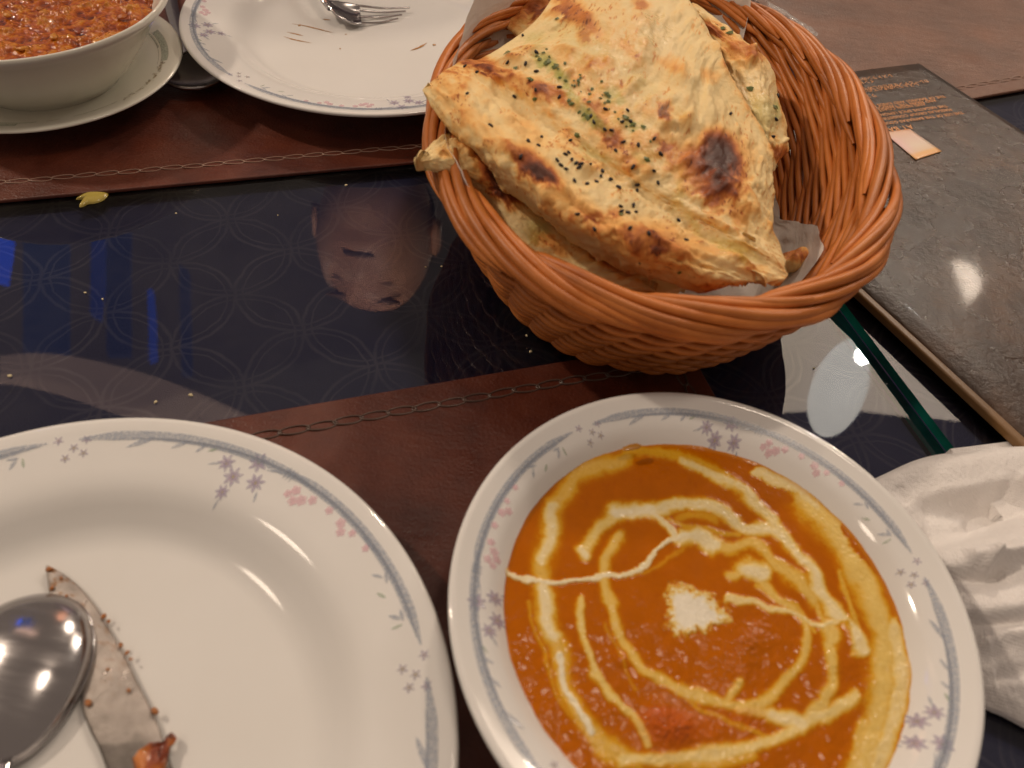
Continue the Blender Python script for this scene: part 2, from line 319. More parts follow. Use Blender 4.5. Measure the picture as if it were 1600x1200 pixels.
# ------------------------------------------------------------------ setting: floor, tables, cloths, glass
TA = math.radians(22); ux = np.array([math.cos(TA), math.sin(TA)]); uy = np.array([-math.sin(TA), math.cos(TA)])
box('floor', [(-3, -2), (3, -2), (3, 4), (-3, 4)], -.80, -.76, M['floor'])['kind'] = 'structure'
E0 = P(1300, 470)[:2]; E1 = P(1478, 708)[:2]; ed = (E1-E0)/np.linalg.norm(E1-E0); en = np.array([-ed[1], ed[0]])
if en[0] < 0: en = -en
def line(t, off=0): return tuple(E0+ed*t+en*off)
def make_table(x0, x1, ztop, label):
    t = tag(empty('dining_table', (*line(0, (x0+x1)/2), -.76)), label, 'table')
    adopt(box('table_top', [line(.55, x0), line(.55, x1), line(-.62, x1), line(-.62, x0)], ztop-.03, ztop-.002, M['wood']), t)
    for a, b_ in ((.5, x0+.05), (.5, x1-.05), (-.57, x0+.05), (-.57, x1-.05)):
        q = line(a, b_); adopt(box('leg', [(q[0]-.02, q[1]-.02), (q[0]+.02, q[1]-.02), (q[0]+.02, q[1]+.02), (q[0]-.02, q[1]+.02)], -.76, ztop-.03, M['wood']), t)
GT = .009
make_table(-.85, -.004, -GT-.0015, 'dark wooden dining table under the left navy tablecloth')
make_table(.004, .75, -.0025, 'dark wooden dining table under the navy tablecloth on the right')
def cloth(x0, x1, z, label):
    c = [line(.56, x0), line(.56, x1), line(-.63, x1), line(-.63, x0)]
    V = [(*q, z) for q in c]+[(*q, z-.2) for q in c]
    o = mesh('tablecloth', V, [[0, 1, 2, 3]]+[[i, i+4, (i+1) % 4+4, (i+1) % 4] for i in range(4)], M['cloth'], smooth=False)
    return tag(o, label, 'tablecloth')
cloth(-.86, -.001, -GT-.001, 'navy ring patterned tablecloth under the big left glass sheet')
cloth(.001, .76, -.0012, 'navy patterned tablecloth right of the green glass edge, under the menu')
def glass_sheet(x0, x1, ztop, edge_side, label, GT=GT):
    r = tag(empty('glass_tabletop', (*line(0, (x0+x1)/2), ztop)), label, 'glass top')
    c = [line(.54, x0), line(.54, x1), line(-.61, x1), line(-.61, x0)]
    V = [(*q, ztop) for q in c]+[(*q, ztop-GT+.0008) for q in c]
    adopt(mesh('glass_pane', V, [[0, 1, 2, 3], [4, 5, 6, 7]], M['glass'], smooth=False), r)
    adopt(mesh('glass_edge', V, [[i, i+4, (i+1) % 4+4, (i+1) % 4] for i in range(4)], M['glass_edge'], smooth=False), r)
glass_sheet(-.84, 0.0, 0.0, 1, 'large clear glass table top over the ring patterned cloth, with the sauce drop on it')
glass_sheet(.0004, .74, .0058, 0, 'clear glass sheet with the thick green edge, under the brown menu', .0062)

# ------------------------------------------------------------------ placemats with chain stitching
def rounded(c, r, n=6):
    out = []
    c = [np.array(q, float) for q in c]; k = len(c)
    for i in range(k):
        a, b_, d = c[i-1], c[i], c[(i+1) % k]; e1 = (a-b_)/np.linalg.norm(a-b_); e2 = (d-b_)/np.linalg.norm(d-b_)
        p0, p1 = b_+e1*r, b_+e2*r
        for t in np.linspace(0, 1, n): out.append(tuple((1-t)**2*p0+2*t*(1-t)*b_+t*t*p1))
    return out
a_ = np.linspace(0, 2*math.pi, 14, endpoint=False)
def link_mesh(m, L, wd, r=.00048):
    p = np.stack([L/2*np.cos(a_), wd/2*np.sin(a_)*(1+.0*np.cos(a_)), 0*a_+.0002*np.sin(2*a_)], -1)
    v, f = tube_data(p, r, 5, True); me = mesh('stitch', v, f, m).data
    bpy.data.objects.remove(bpy.data.objects[-1] if False else [o for o in bpy.data.objects if o.data == me][0]); return me
ST1 = link_mesh(M['thread'], .0140, .0044, .00055); ST2 = link_mesh(M['thread2'], .0125, .0036, .0004); ST3 = link_mesh(M['thread'], .013, .006, .0007)
def placemat(corners, z0, material, stitches, label):
    c = np.mean(corners, 0); r = tag(empty('placemat', (*c, z0)), label, 'placemat')
    adopt(box('leather_panel', rounded(corners, .006), z0+.0002, z0+.0026, material, bev=.0009), r)
    k = 0
    for p0, p1, me, L in stitches:
        p0, p1 = np.array(p0), np.array(p1); n = int(np.linalg.norm(p1-p0)/L); an = math.atan2(*(p1-p0)[::-1])
        for i in range(n):
            q = p0+(p1-p0)*(i+.5)/n; o = link('stitch', me, r); o.matrix_parent_inverse = Matrix.Translation(-r.location)
            o.location = (q[0]+random.uniform(-.0003, .0003), q[1]+random.uniform(-.0003, .0003), z0+.0027); o.rotation_euler = (0, 0, an+random.uniform(-.07, .07)); k += 1
    return r
NA = P(310, 660, .003)[:2]; NB = P(880, 563, .003)[:2]; nd_ = (NB-NA)/np.linalg.norm(NB-NA); nn = np.array([nd_[1], -nd_[0]])
def nm(t, s): return tuple(NB+nd_*t+nn*s)
placemat([nm(-.36, 0), nm(.068, 0), nm(.068, .30), nm(-.36, .30)], 0, M['leather'],
         [(nm(-.35, .0135), nm(.056, .0135), ST1, .0122), (nm(.056, .016), nm(.056, .29), ST1, .0122)], 'near brown leather placemat under the dinner plate and the curry bowl')
FA = P(0, 312, .003)[:2]; FB = P(670, 250, .003)[:2]; fd = (FB-FA)/np.linalg.norm(FB-FA); fn = np.array([-fd[1], fd[0]])
def fm(t, s): return tuple(FB+fd*t+fn*s)
placemat([fm(-.42, 0), fm(.055, 0), fm(.055, .34), fm(-.42, .34)], 0, M['leather'],
         [(fm(-.41, .0165), fm(.043, .0165), ST2, .0118), (fm(.043, .02), fm(.043, .33), ST2, .0118)], 'far brown leather placemat under the plate with the fork and the mince bowl')
GA = P(1510, 155, .0086)[:2]; GB = P(1600, 139, .0086)[:2]; gd = (GB-GA)/np.linalg.norm(GB-GA); gn = np.array([-gd[1], gd[0]])
SA = P(1192, 2, .0086)[:2]; SB = P(1306, 108, .0086)[:2]; sd = (SB-SA)/np.linalg.norm(SB-SA)
sd = -gn if np.dot(sd, gn) < 0 else gn
def gm_(t, s): return tuple(GA+gd*t+gn*s)
off = np.dot(SB-GA, gd)
placemat([gm_(off-.015, 0), gm_(.35, 0), gm_(.35, .33), gm_(off-.015, .33)], .0060, M['leather2'],
         [(gm_(off+.004, .015), gm_(.34, .015), ST2, .0118), (gm_(off, .02), gm_(off, .32), ST3, .0125)], 'brown leather placemat, sheen put into its colour, beyond the menu at the top right')

# ------------------------------------------------------------------ crockery
PL = [(0, .0060), (.04, .0060), (.078, .0063), (.084, .0075), (.089, .0105), (.094, .0145), (.098, .0175), (.1025, .0196), (.108, .0208), (.116, .0222), (.124, .0238), (.1275, .0247), (.1293, .0246), (.1300, .0238), (.1295, .0226), (.126, .0212), (.115, .0188), (.10, .0145), (.088, .0065), (.079, .0022), (.0765, 0), (.0735, 0), (.072, .0028), (.03, .0034), (0, .0034)]
BL = [(0, .0120), (.045, .0130), (.058, .017), (.066, .0235), (.0735, .0318), (.0765, .0352), (.080, .0376), (.086, .0396), (.0895, .0414), (.0913, .0420), (.0921, .0414), (.0923, .040), (.0915, .038), (.086, .0355), (.078, .0290), (.072, .0205), (.062, .0090), (.054, .0032), (.052, 0), (.049, 0), (.0475, .003), (0, .003)]
SP = [(0, .004), (.030, .004), (.042, .0045), (.050, .0065), (.060, .0095), (.070, .0130), (.080, .0160), (.0845, .0175), (.0862, .0174), (.0867, .0165), (.0855, .0155), (.070, .0105), (.050, .004), (.044, .0005), (.042, 0), (.038, 0), (0, .002)]
SB_ = [(0, .010), (.035, .011), (.052, .018), (.066, .030), (.076, .043), (.082, .0520), (.0848, .0550), (.0865, .0561), (.0875, .0556), (.0878, .054), (.0868, .0515), (.0815, .047), (.075, .0385), (.066, .0255), (.056, .013), (.047, .0045), (.0445, .001), (.0435, 0), (.040, 0), (.038, .003), (0, .003)]
def zprof(pr, r):
    p = [q for i, q in enumerate(pr) if i == 0 or q[0] > pr[i-1][0]]
    k = next((i for i in range(1, len(pr)) if pr[i][0] <= pr[i-1][0]), len(pr)); p = np.array(pr[:k])
    return np.interp(r, p[:, 0], p[:, 1])
BLU = (.40, .45, .54); BLD = (.34, .38, .45); LIL = (.46, .42, .56); LIP = (.74, .58, .68); PNK = (.88, .60, .66); YEL = (.75, .66, .30); GRN = (.42, .52, .40)
def motif(a0, span, rr, k):                # returns polygons [(outline [(angle, radius)], colour)], clockwise from a0
    out = []
    S = lambda u, d: (a0-u*span, rr+d*k)
    mm = 1/rr                                # angle per metre
    def band(u0, u1, f, w, c, n=40):
        us = np.linspace(u0, u1, n); L = []; Rr = []
        for u in us:
            t = (u-u0)/(u1-u0); ww = w*min(1, 6*t+.2, 6*(1-t)+.15); L.append(S(u, f(t)+ww/2)); Rr.append(S(u, f(t)-ww/2))
        for i in range(n-1): out.append(([L[i], L[i+1], Rr[i+1], Rr[i]], c))
    band(.045, .58, lambda t: .0002*math.sin(5*t), .0040, BLU); band(.20, .97, lambda t: -.0012+.0030*t-.0022*t*t, .0013, BLD)
    band(.10, .97, lambda t: -.0014*(1-t)+.0008*math.sin(3*t), .0007, BLD); band(.50, .985, lambda t: .0004, .0040, BLU)
    def leaf(u, d, ang, L, w, c):            # ang: 0 = along +u (clockwise), 90 = inward
        A, R_ = S(u, d); ca, sa = math.cos(math.radians(ang)), math.sin(math.radians(ang)); L *= k; w *= k; pts = []
        for t, s in ((0, .12), (.25, .85), (.55, 1), (.8, .6), (1, 0), (.8, -.6), (.55, -1), (.25, -.85), (0, -.12)):
            x, y = L*t, w*s/2; dx, dy = x*ca-y*sa, x*sa+y*ca; pts.append((A-dx*mm, R_-dy))
        out.append((pts, c))
    def star(u, d, r, n, c, c2):
        for i in range(n):
            leaf(u, d, 360/n*i+20, r, r*.42, c)
            leaf(u, d, 360/n*i+20, r*.62, r*.22, c2)
        A, R_ = S(u, d); out.append(([(A+.2*r*k*math.cos(q)*mm, R_+.2*r*k*math.sin(q)) for q in np.linspace(0, 6.28, 7)[:-1]], YEL))
    leaf(.20, -.0006, 158, .012, .0022, BLU); leaf(.27, -.001, 150, .007, .0016, BLU); leaf(.31, -.001, 130, .005, .0014, BLU); leaf(.34, -.001, 150, .005, .0013, GRN)
    for u, d, r in ((.37, -.0060, .0040), (.435, -.0015, .0046), (.40, -.0105, .0046), (.455, -.0095, .0044), (.395, -.0175, .0036)): star(u, d, r, 7, LIL, LIP)
    leaf(.36, -.0065, 160, .006, .001, BLU); leaf(.50, -.001, 165, .009, .0009, BLU); leaf(.47, -.012, 70, .005, .0012, BLU); leaf(.395, -.02, 100, .005, .001, BLU)
    for du in (-.008, 0, .008): leaf(.515+du, .0024, 100, .0060, .0009, BLD)
    for u, d, r in ((.545, -.0045, .0024), (.57, -.0065, .0026), (.555, -.0085, .0024), (.59, -.0040, .0022), (.535, -.0072, .002), (.635, -.0030, .0020), (.675, -.0035, .0024), (.69, -.0058, .0022), (.71, -.0030, .0018), (.755, -.0026, .0018)):
        for i in range(5): leaf(u, d, 72*i, r, r*.9, PNK)
    leaf(.78, -.0004, 178, .010, .0018, BLU); leaf(.83, -.003, 140, .005, .0013, BLU); leaf(.845, -.003, 200, .005, .0013, BLU); leaf(.87, -.0055, 150, .0045, .0013, GRN)
    leaf(.925, -.003, 130, .0055, .0016, BLU); leaf(.93, -.003, 185, .005, .0014, BLU); leaf(.935, -.0035, 90, .0045, .0012, GRN)
    for u, d in ((.005, .0006), (.035, -.0035), (.055, -.0062), (.018, -.0075), (.06, -.0005)): star(u, d, .0022, 5, LIL, YEL if d < -.003 else LIP)
    return out
def pattern(name, prof, motifs, m, dz=.00022):
    V, Fc, C = [], [], []
    for pts, c in motifs:
        i0 = len(V)
        for A, R_ in pts: V.append((R_*math.cos(A), R_*math.sin(A), float(zprof(prof, R_))+dz)); C.append(c)
        Fc.append(list(range(i0, i0+len(pts))))
    return mesh(name, V, Fc, m, smooth=False, col=np.array(C))
def plate(loc, starts, rot, label, tmpl=None):
    root = tag(empty('dinner_plate', loc), label, 'plate', 'white dinner plates with a blue ribbon and flower rim')
    root.rotation_euler = (0, 0, rot)
    if tmpl:
        for ch in tmpl.children:
            c = ch.copy(); COL.objects.link(c); c.parent = root
        return root
    lathe('plate_body', PL, M['porcelain'], root, 220)
    ms = [q for s in starts for q in motif(math.radians(s), math.radians(90), .1212, 1.0)]
    pt = pattern('floral_print', PL, ms, M['print']); pt.parent = root
    return root
ZM = .0028
plate1 = plate((-.1305, .0486, ZM), (113, 203, 293, 23), 0, 'near white dinner plate with blue ribbon rim, holding the spoon and the knife')
plate2 = plate((-.1357, .5454, ZM), None, math.radians(-119-113), 'far white dinner plate with floral rim, holding the fork and yellow smears', plate1)
bowl = tag(empty('curry_bowl', (.0793, .1218, ZM)), 'wide rimmed white bowl with floral rim full of orange curry', 'bowl')
lathe('bowl_body', BL, M['porcelain'], bowl, 240)
ms = [q for s in (235, 127, 19) for q in motif(math.radians(s), math.radians(108), .0835, .80)]
pt = pattern('floral_print', BL, ms, M['print']); pt.parent = bowl
saucer = tag(empty('saucer', (-.3294, .4479, ZM)), 'small ivory plate with green and gold rim pieces under the mince bowl', 'saucer')
lathe('saucer_body', SP, M['ivory'], saucer, 180)
def sgarland():
    out = []; rr = .0742
    def arc(a0, a1, r0_, r1_, c, n=14):
        for i in range(n):
            t0, t1 = math.radians(a0+(a1-a0)*i/n), math.radians(a0+(a1-a0)*(i+1)/n); out.append(([(t0, r0_), (t1, r0_), (t1, r1_), (t0, r1_)], c))
    G = (.30, .38, .28); D = (.30, .22, .10); GD = (.42, .30, .14)
    for s in (0, 120, 240):
        arc(s+14, s+46, .0728, .0770, G); arc(s+14, s+46, .0770, .0773, D); arc(s+12, s+47, .0725, .0728, D); arc(s+12, s+44, .0705, .0709, D)
        for i in range(60):
            a = math.radians(s+random.uniform(-26, 14)); w = 1-abs((math.degrees(a)-s+6)/22)*.7; r_ = rr-.0005+random.gauss(0, .0016*w); q = random.uniform(.0006, .0014)
            out.append(([(a+q/rr*math.cos(t), r_+q*math.sin(t)*.8) for t in np.linspace(0, 6.28, 6)[:-1]], random.choice([D, GD, (.5, .42, .3)])))
        arc(s-50, s-28, .0712, .0722, G); arc(s-62, s-56, .0712, .0722, GD, 4); arc(s-90, s-66, .0705, .0718, G)
    return out
pt = pattern('garland_print', SP, sgarland(), M['print'], .0003); pt.parent = saucer
sb = tag(empty('mince_bowl', (-.3280, .4480, ZM+.0042)), 'plain ivory bowl of red minced curry standing on the small saucer', 'bowl')
lathe('bowl_body', SB_, M['ivory'], sb, 180)

# ------------------------------------------------------------------ food in the bowls
def disc(n):
    u = np.linspace(-1, 1, n); X, Y = np.meshgrid(u, u, indexing='ij'); return X*np.sqrt(1-Y*Y/2), Y*np.sqrt(1-X*X/2)
def lerpc(c, stops):
    xs = [s[0] for s in stops]; return np.stack([np.interp(c, xs, [s[1][i] for s in stops]) for i in range(3)], -1)
n = 470; X, Y = disc(n); Rc = .0742; cx, cy = .0790, .1214
gx, gy = cx+Rc*X.ravel(), cy+Rc*Y.ravel(); rad = np.hypot(X, Y).ravel()
zc = .0338; pz = np.full_like(gx, zc)
px = proj(np.stack([gx, gy, pz], -1)); zx = np.stack([(px[:, 0]-690)*1.839, (px[:, 1]-590)*1.839], -1)
w1 = (vnoise(gx, gy, .011, 1, 5)-.5); w2 = (vnoise(gx, gy, .011, 2, 5)-.5); zw = zx+np.stack([w1, w2], -1)*46
fine = vnoise(gx, gy, .0012, 3, 4, .7); med = vnoise(gx, gy, .006, 4)
cream = np.zeros(len(gx)); thick = np.zeros(len(gx))
def stroke(pts, w, s, soft=1.5, taper=0):
    global cream, thick
    d, t = polydist(zw, spline(pts, 60)); ww = .80*w*(1-taper*t)
    k = s*(1-sstep(ww*.30, ww*(.30+soft), d+(fine-.5)*w*.5)); cream = np.maximum(cream, k); thick = np.maximum(thick, k)
stroke([(520, 235), (440, 250), (380, 285), (340, 350), (315, 430), (300, 520), (290, 600), (305, 700), (335, 800), (370, 900), (410, 990), (470, 1060), (560, 1110)], 34, .55)
stroke([(325, 380), (310, 450), (300, 520)], 26, .85); stroke([(292, 600), (305, 680), (320, 740)], 26, .9); stroke([(330, 790), (360, 870), (400, 960), (430, 1020)], 28, 1.0, .5)
stroke([(175, 550), (240, 575), (330, 590), (430, 585), (520, 570), (580, 540), (620, 500), (660, 465), (720, 450)], 17, .95, .5)
stroke([(410, 510), (430, 465), (480, 410), (540, 380), (600, 385)], 24, .7); stroke([(405, 495), (415, 510)], 22, .9); stroke([(500, 385), (560, 385), (600, 380)], 34, .95)
stroke([(600, 385), (680, 360), (760, 365), (830, 400), (870, 440), (940, 430), (1000, 480), (1050, 540), (1090, 620), (1150, 690), (1210, 790)], 24, .85)
stroke([(600, 385), (640, 420), (680, 460)], 12, .9); stroke([(720, 450), (770, 470), (830, 490), (900, 480), (960, 540), (1030, 590), (1080, 650)], 20, .6)
stroke([(700, 460), (740, 455), (790, 480)], 26, .9); stroke([(700, 240), (780, 275), (860, 325), (920, 375), (970, 430), (1000, 470)], 20, .8)
stroke([(690, 400), (740, 395), (790, 410)], 18, .4)
stroke([(510, 460), (480, 520), (480, 600), (500, 680), (530, 760), (590, 830), (680, 890), (780, 930), (880, 940), (960, 900), (1020, 840), (1055, 770), (1040, 700), (960, 620), (880, 560), (830, 570)], 20, .62)
stroke([(870, 545), (920, 560)], 34, .9); stroke([(400, 640), (400, 740), (430, 830), (490, 920), (560, 1000), (590, 1060)], 13, .7)
stroke([(860, 950), (950, 960), (1020, 1000), (1090, 940), (1130, 860), (1130, 760), (1110, 700)], 22, .65); stroke([(940, 960), (1000, 985), (1040, 1010)], 26, .85)
stroke([(520, 1100), (620, 1105), (680, 1095), (800, 1080), (920, 1050), (1020, 1015), (1100, 965), (1190, 925)], 26, .75); stroke([(620, 1110), (760, 1105), (900, 1080)], 24, .5)
stroke([(820, 630), (900, 650), (1000, 680), (1090, 700), (1150, 690)], 11, .8); stroke([(820, 930), (850, 870)], 16, .6); stroke([(650, 400), (700, 425), (780, 440), (850, 455)], 9, .45); stroke([(560, 560), (640, 530), (700, 480)], 7, .3); stroke([(900, 600), (1000, 640), (1080, 720)], 9, .5); stroke([(960, 520), (1040, 600), (1110, 690)], 9, .55); stroke([(690, 900), (760, 960), (900, 1010), (1000, 1040)], 9, .4); stroke([(250, 640), (280, 760), (330, 900), (400, 1020)], 8, .35); stroke([(470, 700), (520, 800), (560, 900)], 7, .3); stroke([(1150, 560), (1180, 680), (1190, 800)], 12, .5)
stroke([(400, 250), (520, 222), (640, 225), (760, 245), (850, 300)], 20, .45)
stroke([(1040, 340), (1120, 430), (1170, 500), (1220, 600), (1255, 700), (1270, 820), (1260, 940), (1230, 1060), (1190, 1150)], 44, .66, 1.6)
stroke([(900, 260), (1000, 310), (1080, 375)], 26, .8, .6); stroke([(1300, 720), (1320, 850), (1300, 1000), (1250, 1120)], 50, .78, 1.1)
stroke([(1215, 1000), (1190, 1100), (1150, 1180)], 24, .6)
dk = np.zeros(len(gx))
for pts, w, s in (([(1150, 430), (1200, 490), (1260, 560), (1310, 640), (1330, 700)], 13, 1), ([(850, 275), (940, 315), (1000, 350)], 14, .8), ([(1150, 700), (1160, 800), (1150, 880)], 16, .5), ([(560, 205), (540, 200)], 10, .8)):
    d, t = polydist(zw, spline(pts, 40)); dk = np.maximum(dk, s*(1-sstep(w*.4, w*1.3, d+(fine-.5)*w)))
cream = cream*(1-dk)
inside = np.zeros(len(gx)); pl = [(655, 590), (690, 585), (735, 600), (790, 630), (825, 690), (790, 705), (765, 730), (735, 712), (710, 738), (670, 735), (655, 700), (640, 650)]
cc = np.array(pl).mean(0); ang = np.arctan2(*(zw-cc).T[::-1]); pa = np.array(pl)-cc; aa = np.arctan2(pa[:, 1], pa[:, 0]); o_ = np.argsort(aa); rr_ = np.hypot(*pa.T)
lim = np.interp(ang, np.r_[aa[o_][-1]-2*math.pi, aa[o_], aa[o_][0]+2*math.pi], np.r_[rr_[o_][-1], rr_[o_], rr_[o_][0]]); dd = np.hypot(*(zw-cc).T)/lim/.92+(fine-.5)*.75+(med-.5)*.4
cream = np.maximum(cream, 1.1*(1-sstep(.66, 1.22, dd))); thick = np.maximum(thick, 1-sstep(.9, 1.1, dd))
cream = np.clip(cream*(.92+.20*(fine-.4)), 0, 1)
col = lerpc(cream, [(0, (.46, .115, .0)), (.18, (.52, .16, .0)), (.42, (.66, .34, .018)), (.65, (.78, .56, .17)), (.88, (.82, .70, .44)), (1, (.84, .77, .62))])
base = (.96+.16*(med-.5)+.08*(fine-.5))[:, None]; col = col*base
red = .22*sstep(.66, .74, vnoise(gx, gy, .0022, 9))*(1-sstep(.1, .4, cream)); col = col*(1-.45*red[:, None])+np.array([.30, .03, .005])*.45*red[:, None]
edge = sstep(.955, .99, rad)[:, None]; col = col*(1-edge*.55)+np.array([.62, .27, .03])*edge*.55
lump = np.zeros(len(gx))
for (lx, ly, lr, lh) in ((640, 1000, 55, .0026), (620, 960, 40, .0018), (690, 1010, 40, .0018), (520, 810, 20, .0009), (900, 760, 55, .0010), (840, 840, 60, .001), (870, 970, 50, .001), (760, 1010, 45, .001)):
    lump += lh*np.exp(-((zx[:, 0]-lx)**2+(zx[:, 1]-ly)**2)/(lr*lr))
bm = sstep(600, 850, zx[:, 1])*.75+.12
zz = zc-.0004+.00045*thick*(.6+fine)+.0014*(vnoise(gx, gy, .006, 5)-.5)*bm+lump*(.6+.8*fine)+.0003*(vnoise(gx, gy, .0022, 6, 3)-.5)*bm+.00014*(fine-.5)+.0008*sstep(.95, 1, rad)*(vnoise(gx, gy, .01, 8))
dlm = np.clip(lump/.0022, 0, 1)[:, None]*sstep(940, 960, zx[:, 1])[:, None]; col = col*(1-.6*dlm)+np.array([.55, .10, .012])*.6*dlm
cur = mesh('curry', np.stack([gx, gy, zz], -1), gridfaces(n, n), M['curry'], col=col)
tag(cur, 'orange butter curry with swirls of cream filling the wide rimmed bowl', 'curry')
# mince
n = 300; X, Y = disc(n); gx, gy = -.3280+.0745*X.ravel(), .4480+.0745*Y.ravel(); rad = np.hypot(X, Y).ravel()
f1 = vnoise(gx, gy, .009, 21, 5, .55); f2 = vnoise(gx, gy, .003, 22, 4, .6); f3 = vnoise(gx, gy, .012, 23)
ch = sstep(.48, .66, f1)
zz = .0485+.0024*ch+.0018*(f2-.5)+.003*(f3-.5)-.0015*sstep(.9, 1, rad)
col = lerpc(np.clip(.5*f2+.35*f1+.25*f3-.02, 0, 1), [(.3, (.075, .010, .002)), (.40, (.26, .042, .001)), (.52, (.48, .105, .002)), (.66, (.62, .22, .012)), (.8, (.62, .30, .04))])
k = mesh('mince', np.stack([gx, gy, zz], -1), gridfaces(n, n), M['keema'], col=col); tag(k, 'red brown minced curry filling the plain ivory bowl', 'curry')
def pebble(name, c, r, m, parent=None, col=None, seed=0, sq=.6, turn=None):
    a = np.linspace(0, 2*math.pi, 10, endpoint=False); b_ = np.linspace(-math.pi/2, math.pi/2, 7)
    A, B = np.meshgrid(a, b_); g = np.random.default_rng(seed); q = 1+g.uniform(-.25, .25, A.shape); q[0] = q[-1] = 1; rot = g.uniform(0, 3.14) if turn is None else turn
    x, y, z_ = r[0]*np.cos(A)*np.cos(B)*q, r[1]*np.sin(A)*np.cos(B)*q, r[2]*np.sin(B)*q
    V = np.stack([c[0]+x*math.cos(rot)-y*math.sin(rot), c[1]+x*math.sin(rot)+y*math.cos(rot), c[2]+z_], -1)
    return mesh(name, V, gridfaces(7, 10, False, True), m, parent, col=None if col is None else np.tile(col, (V.size//3, 1)))
for i, (a, b_) in enumerate([(82, 53), (35, 72), (10, 20), (150, 61), (190, 22), (60, 10), (120, 45)]):
    q = P(a, b_, .0520); c_ = (.62, .24, .02) if i < 4 else random.choice([(.45, .12, .01), (.30, .05, .005), (.55, .2, .02)])
    pebble('meat_chunk', (q[0], q[1], .0505), (random.uniform(.002, .0042), random.uniform(.0014, .0026), .0011), M['chunk'], k, c_, i)

# ------------------------------------------------------------------ basket
BX, BY, BA, BB = .0578, .3725, .1175, .1580
def wall_s(z): return .67+.30*np.clip(z/.078, 0, 1)**.85
def bpt(th, s, z):
    e = 2/2.15; c, s_ = np.cos(th), np.sin(th)
    return np.stack([BX+BA*s*np.sign(c)*np.abs(c)**e, BY+BB*s*np.sign(s_)*np.abs(s_)**e, z+0*th], -1)
basket = tag(empty('bread_basket', (BX, BY, .003)), 'oval orange brown wicker basket holding the garlic naan', 'basket')
NS = 26; th = np.linspace(0, 2*math.pi, 420, endpoint=False); rows = 25
for i in range(rows):
    z = .0075+(.073-.0075)*i/(rows-1); ph = i*math.pi*.62
    osc = np.sin(NS/2*th+ph); amp = .0042/.14
    zz = z+.0014*np.sin(NS/2*th+ph+1.1)
    pth = bpt(th, wall_s(z)+amp*osc, zz)
    v, f = tube_data(pth, .0018+.00015*np.sin(3*th+i), 8, True); adopt(mesh('weaver', v, f, M['wicker']), basket)
for i in range(NS*2):
    t0 = 2*math.pi*(i+.5)/(NS*2); zz = np.linspace(.004, .080, 14); s_ = wall_s(zz)-.002
    pth = bpt(t0+0*zz+.05*(zz/.08), s_, 0)+np.stack([0*zz, 0*zz, zz], -1)
    v, f = tube_data(pth, .0015, 6); adopt(mesh('stake', v, f, M['wicker']), basket)
# inner slanting strands
for i in range(92):
    t0 = 2*math.pi*i/92; tt = np.linspace(0, 1, 40); zz = .081-.060*tt
    s_ = wall_s(zz)-.034+.014*np.sin(tt*math.pi*6+i*2.1); thh = t0-1.75*tt+.03*np.sin(tt*9)
    pth = bpt(thh, s_, 0)+np.stack([0*zz, 0*zz, zz], -1)
    v, f = tube_data(pth, .0020, 7); adopt(mesh('inner_strand', v, f, M['wicker']), basket)
# rolled border: each strand climbs over the rim from inside to outside
NB_ = 56
for i in range(NB_):
    t0 = 2*math.pi*i/NB_; tt = np.linspace(0, 1, 34); od = i % 2
    ph0 = 165 if od else 208
    phi = math.radians(ph0)-math.radians(ph0+random.uniform(14, 34))*tt**.92; Rr = .0060+.0014*np.sin(math.pi*tt)+.0010*np.sin(tt*9+i*1.7)+(.0012 if od else 0)*(1-tt)+random.uniform(-.0004, .0006)
    thh = t0+tt*2*math.pi/NB_*(11+random.uniform(-.4, .4))+random.uniform(-.02, .02)
    core = bpt(thh, .950, .0775); nrm = np.stack([np.cos(thh)/BA, np.sin(thh)/BB, 0*thh], -1); nrm /= np.linalg.norm(nrm, axis=1)[:, None]
    pth = core+nrm*(Rr*np.cos(phi))[:, None]+np.array([0, 0, 1])*(Rr*1.0*np.sin(phi))[:, None]
    rd = random.uniform(.0018, .0025)*np.minimum(1, np.minimum(tt*10+.35, (1-tt)*9+.25)); v, f = tube_data(pth, rd, 8); adopt(mesh('border_strand', v, f, M['wicker']), basket)
fr_ = [(bpt(th, s, z), .0022, True) for s, z in ((.67, .0043), (.645, .0043))]
sp_ = [(bpt(th[::4], s, .006+.0006*math.sin(k*3)), .0020, True) for k, s in enumerate(np.linspace(.04, .62, 24))]
adopt(tubes('basket_foot', fr_, M['wicker']), basket); o = adopt(tubes('basket_base', sp_, M['wicker'], seg=6), basket)

# ------------------------------------------------------------------ paper liner
Hc = [(-180, .088), (-165, .090), (-145, .090), (-128, .074), (-100, .032), (-60, .030), (-42, .046), (-28, .056), (-16, .050), (0, .025), (40, .028), (54, .050), (60, .098), (67, .122), (76, .104), (83, .06), (100, .05), (118, .085), (127, .125), (140, .130), (150, .118), (160, .104), (170, .090), (180, .090)]
nt_, nr_ = 240, 40; thp = np.linspace(-math.pi, math.pi, nt_, endpoint=False); H = np.interp(np.degrees(thp), [a for a, _ in Hc], [b_ for _, b_ in Hc])
V = []
for j in range(nr_):
    t = j/(nr_-1)
    if t < .35: s_ = .05+(.60-.05)*t/.35; s_ = s_+0*thp; z_ = .0105+0*thp
    else:
        k_ = (t-.35)/.65; z_ = .0105+(H-.0105)*k_; s_ = wall_s(np.minimum(z_, .078))-.078+.02*k_*np.sin(thp*9+1)*.5
        s_ = s_+np.maximum(z_-.078, 0)*(-.2)+.045*k_*sstep(.078, .09, H)
    wr = .0035*(vnoise(thp*30, np.full_like(thp, j*.5), 3, 33)-.5)
    V.append(bpt(thp, s_, 0)+np.stack([wr, wr, z_+wr*.4], -1))
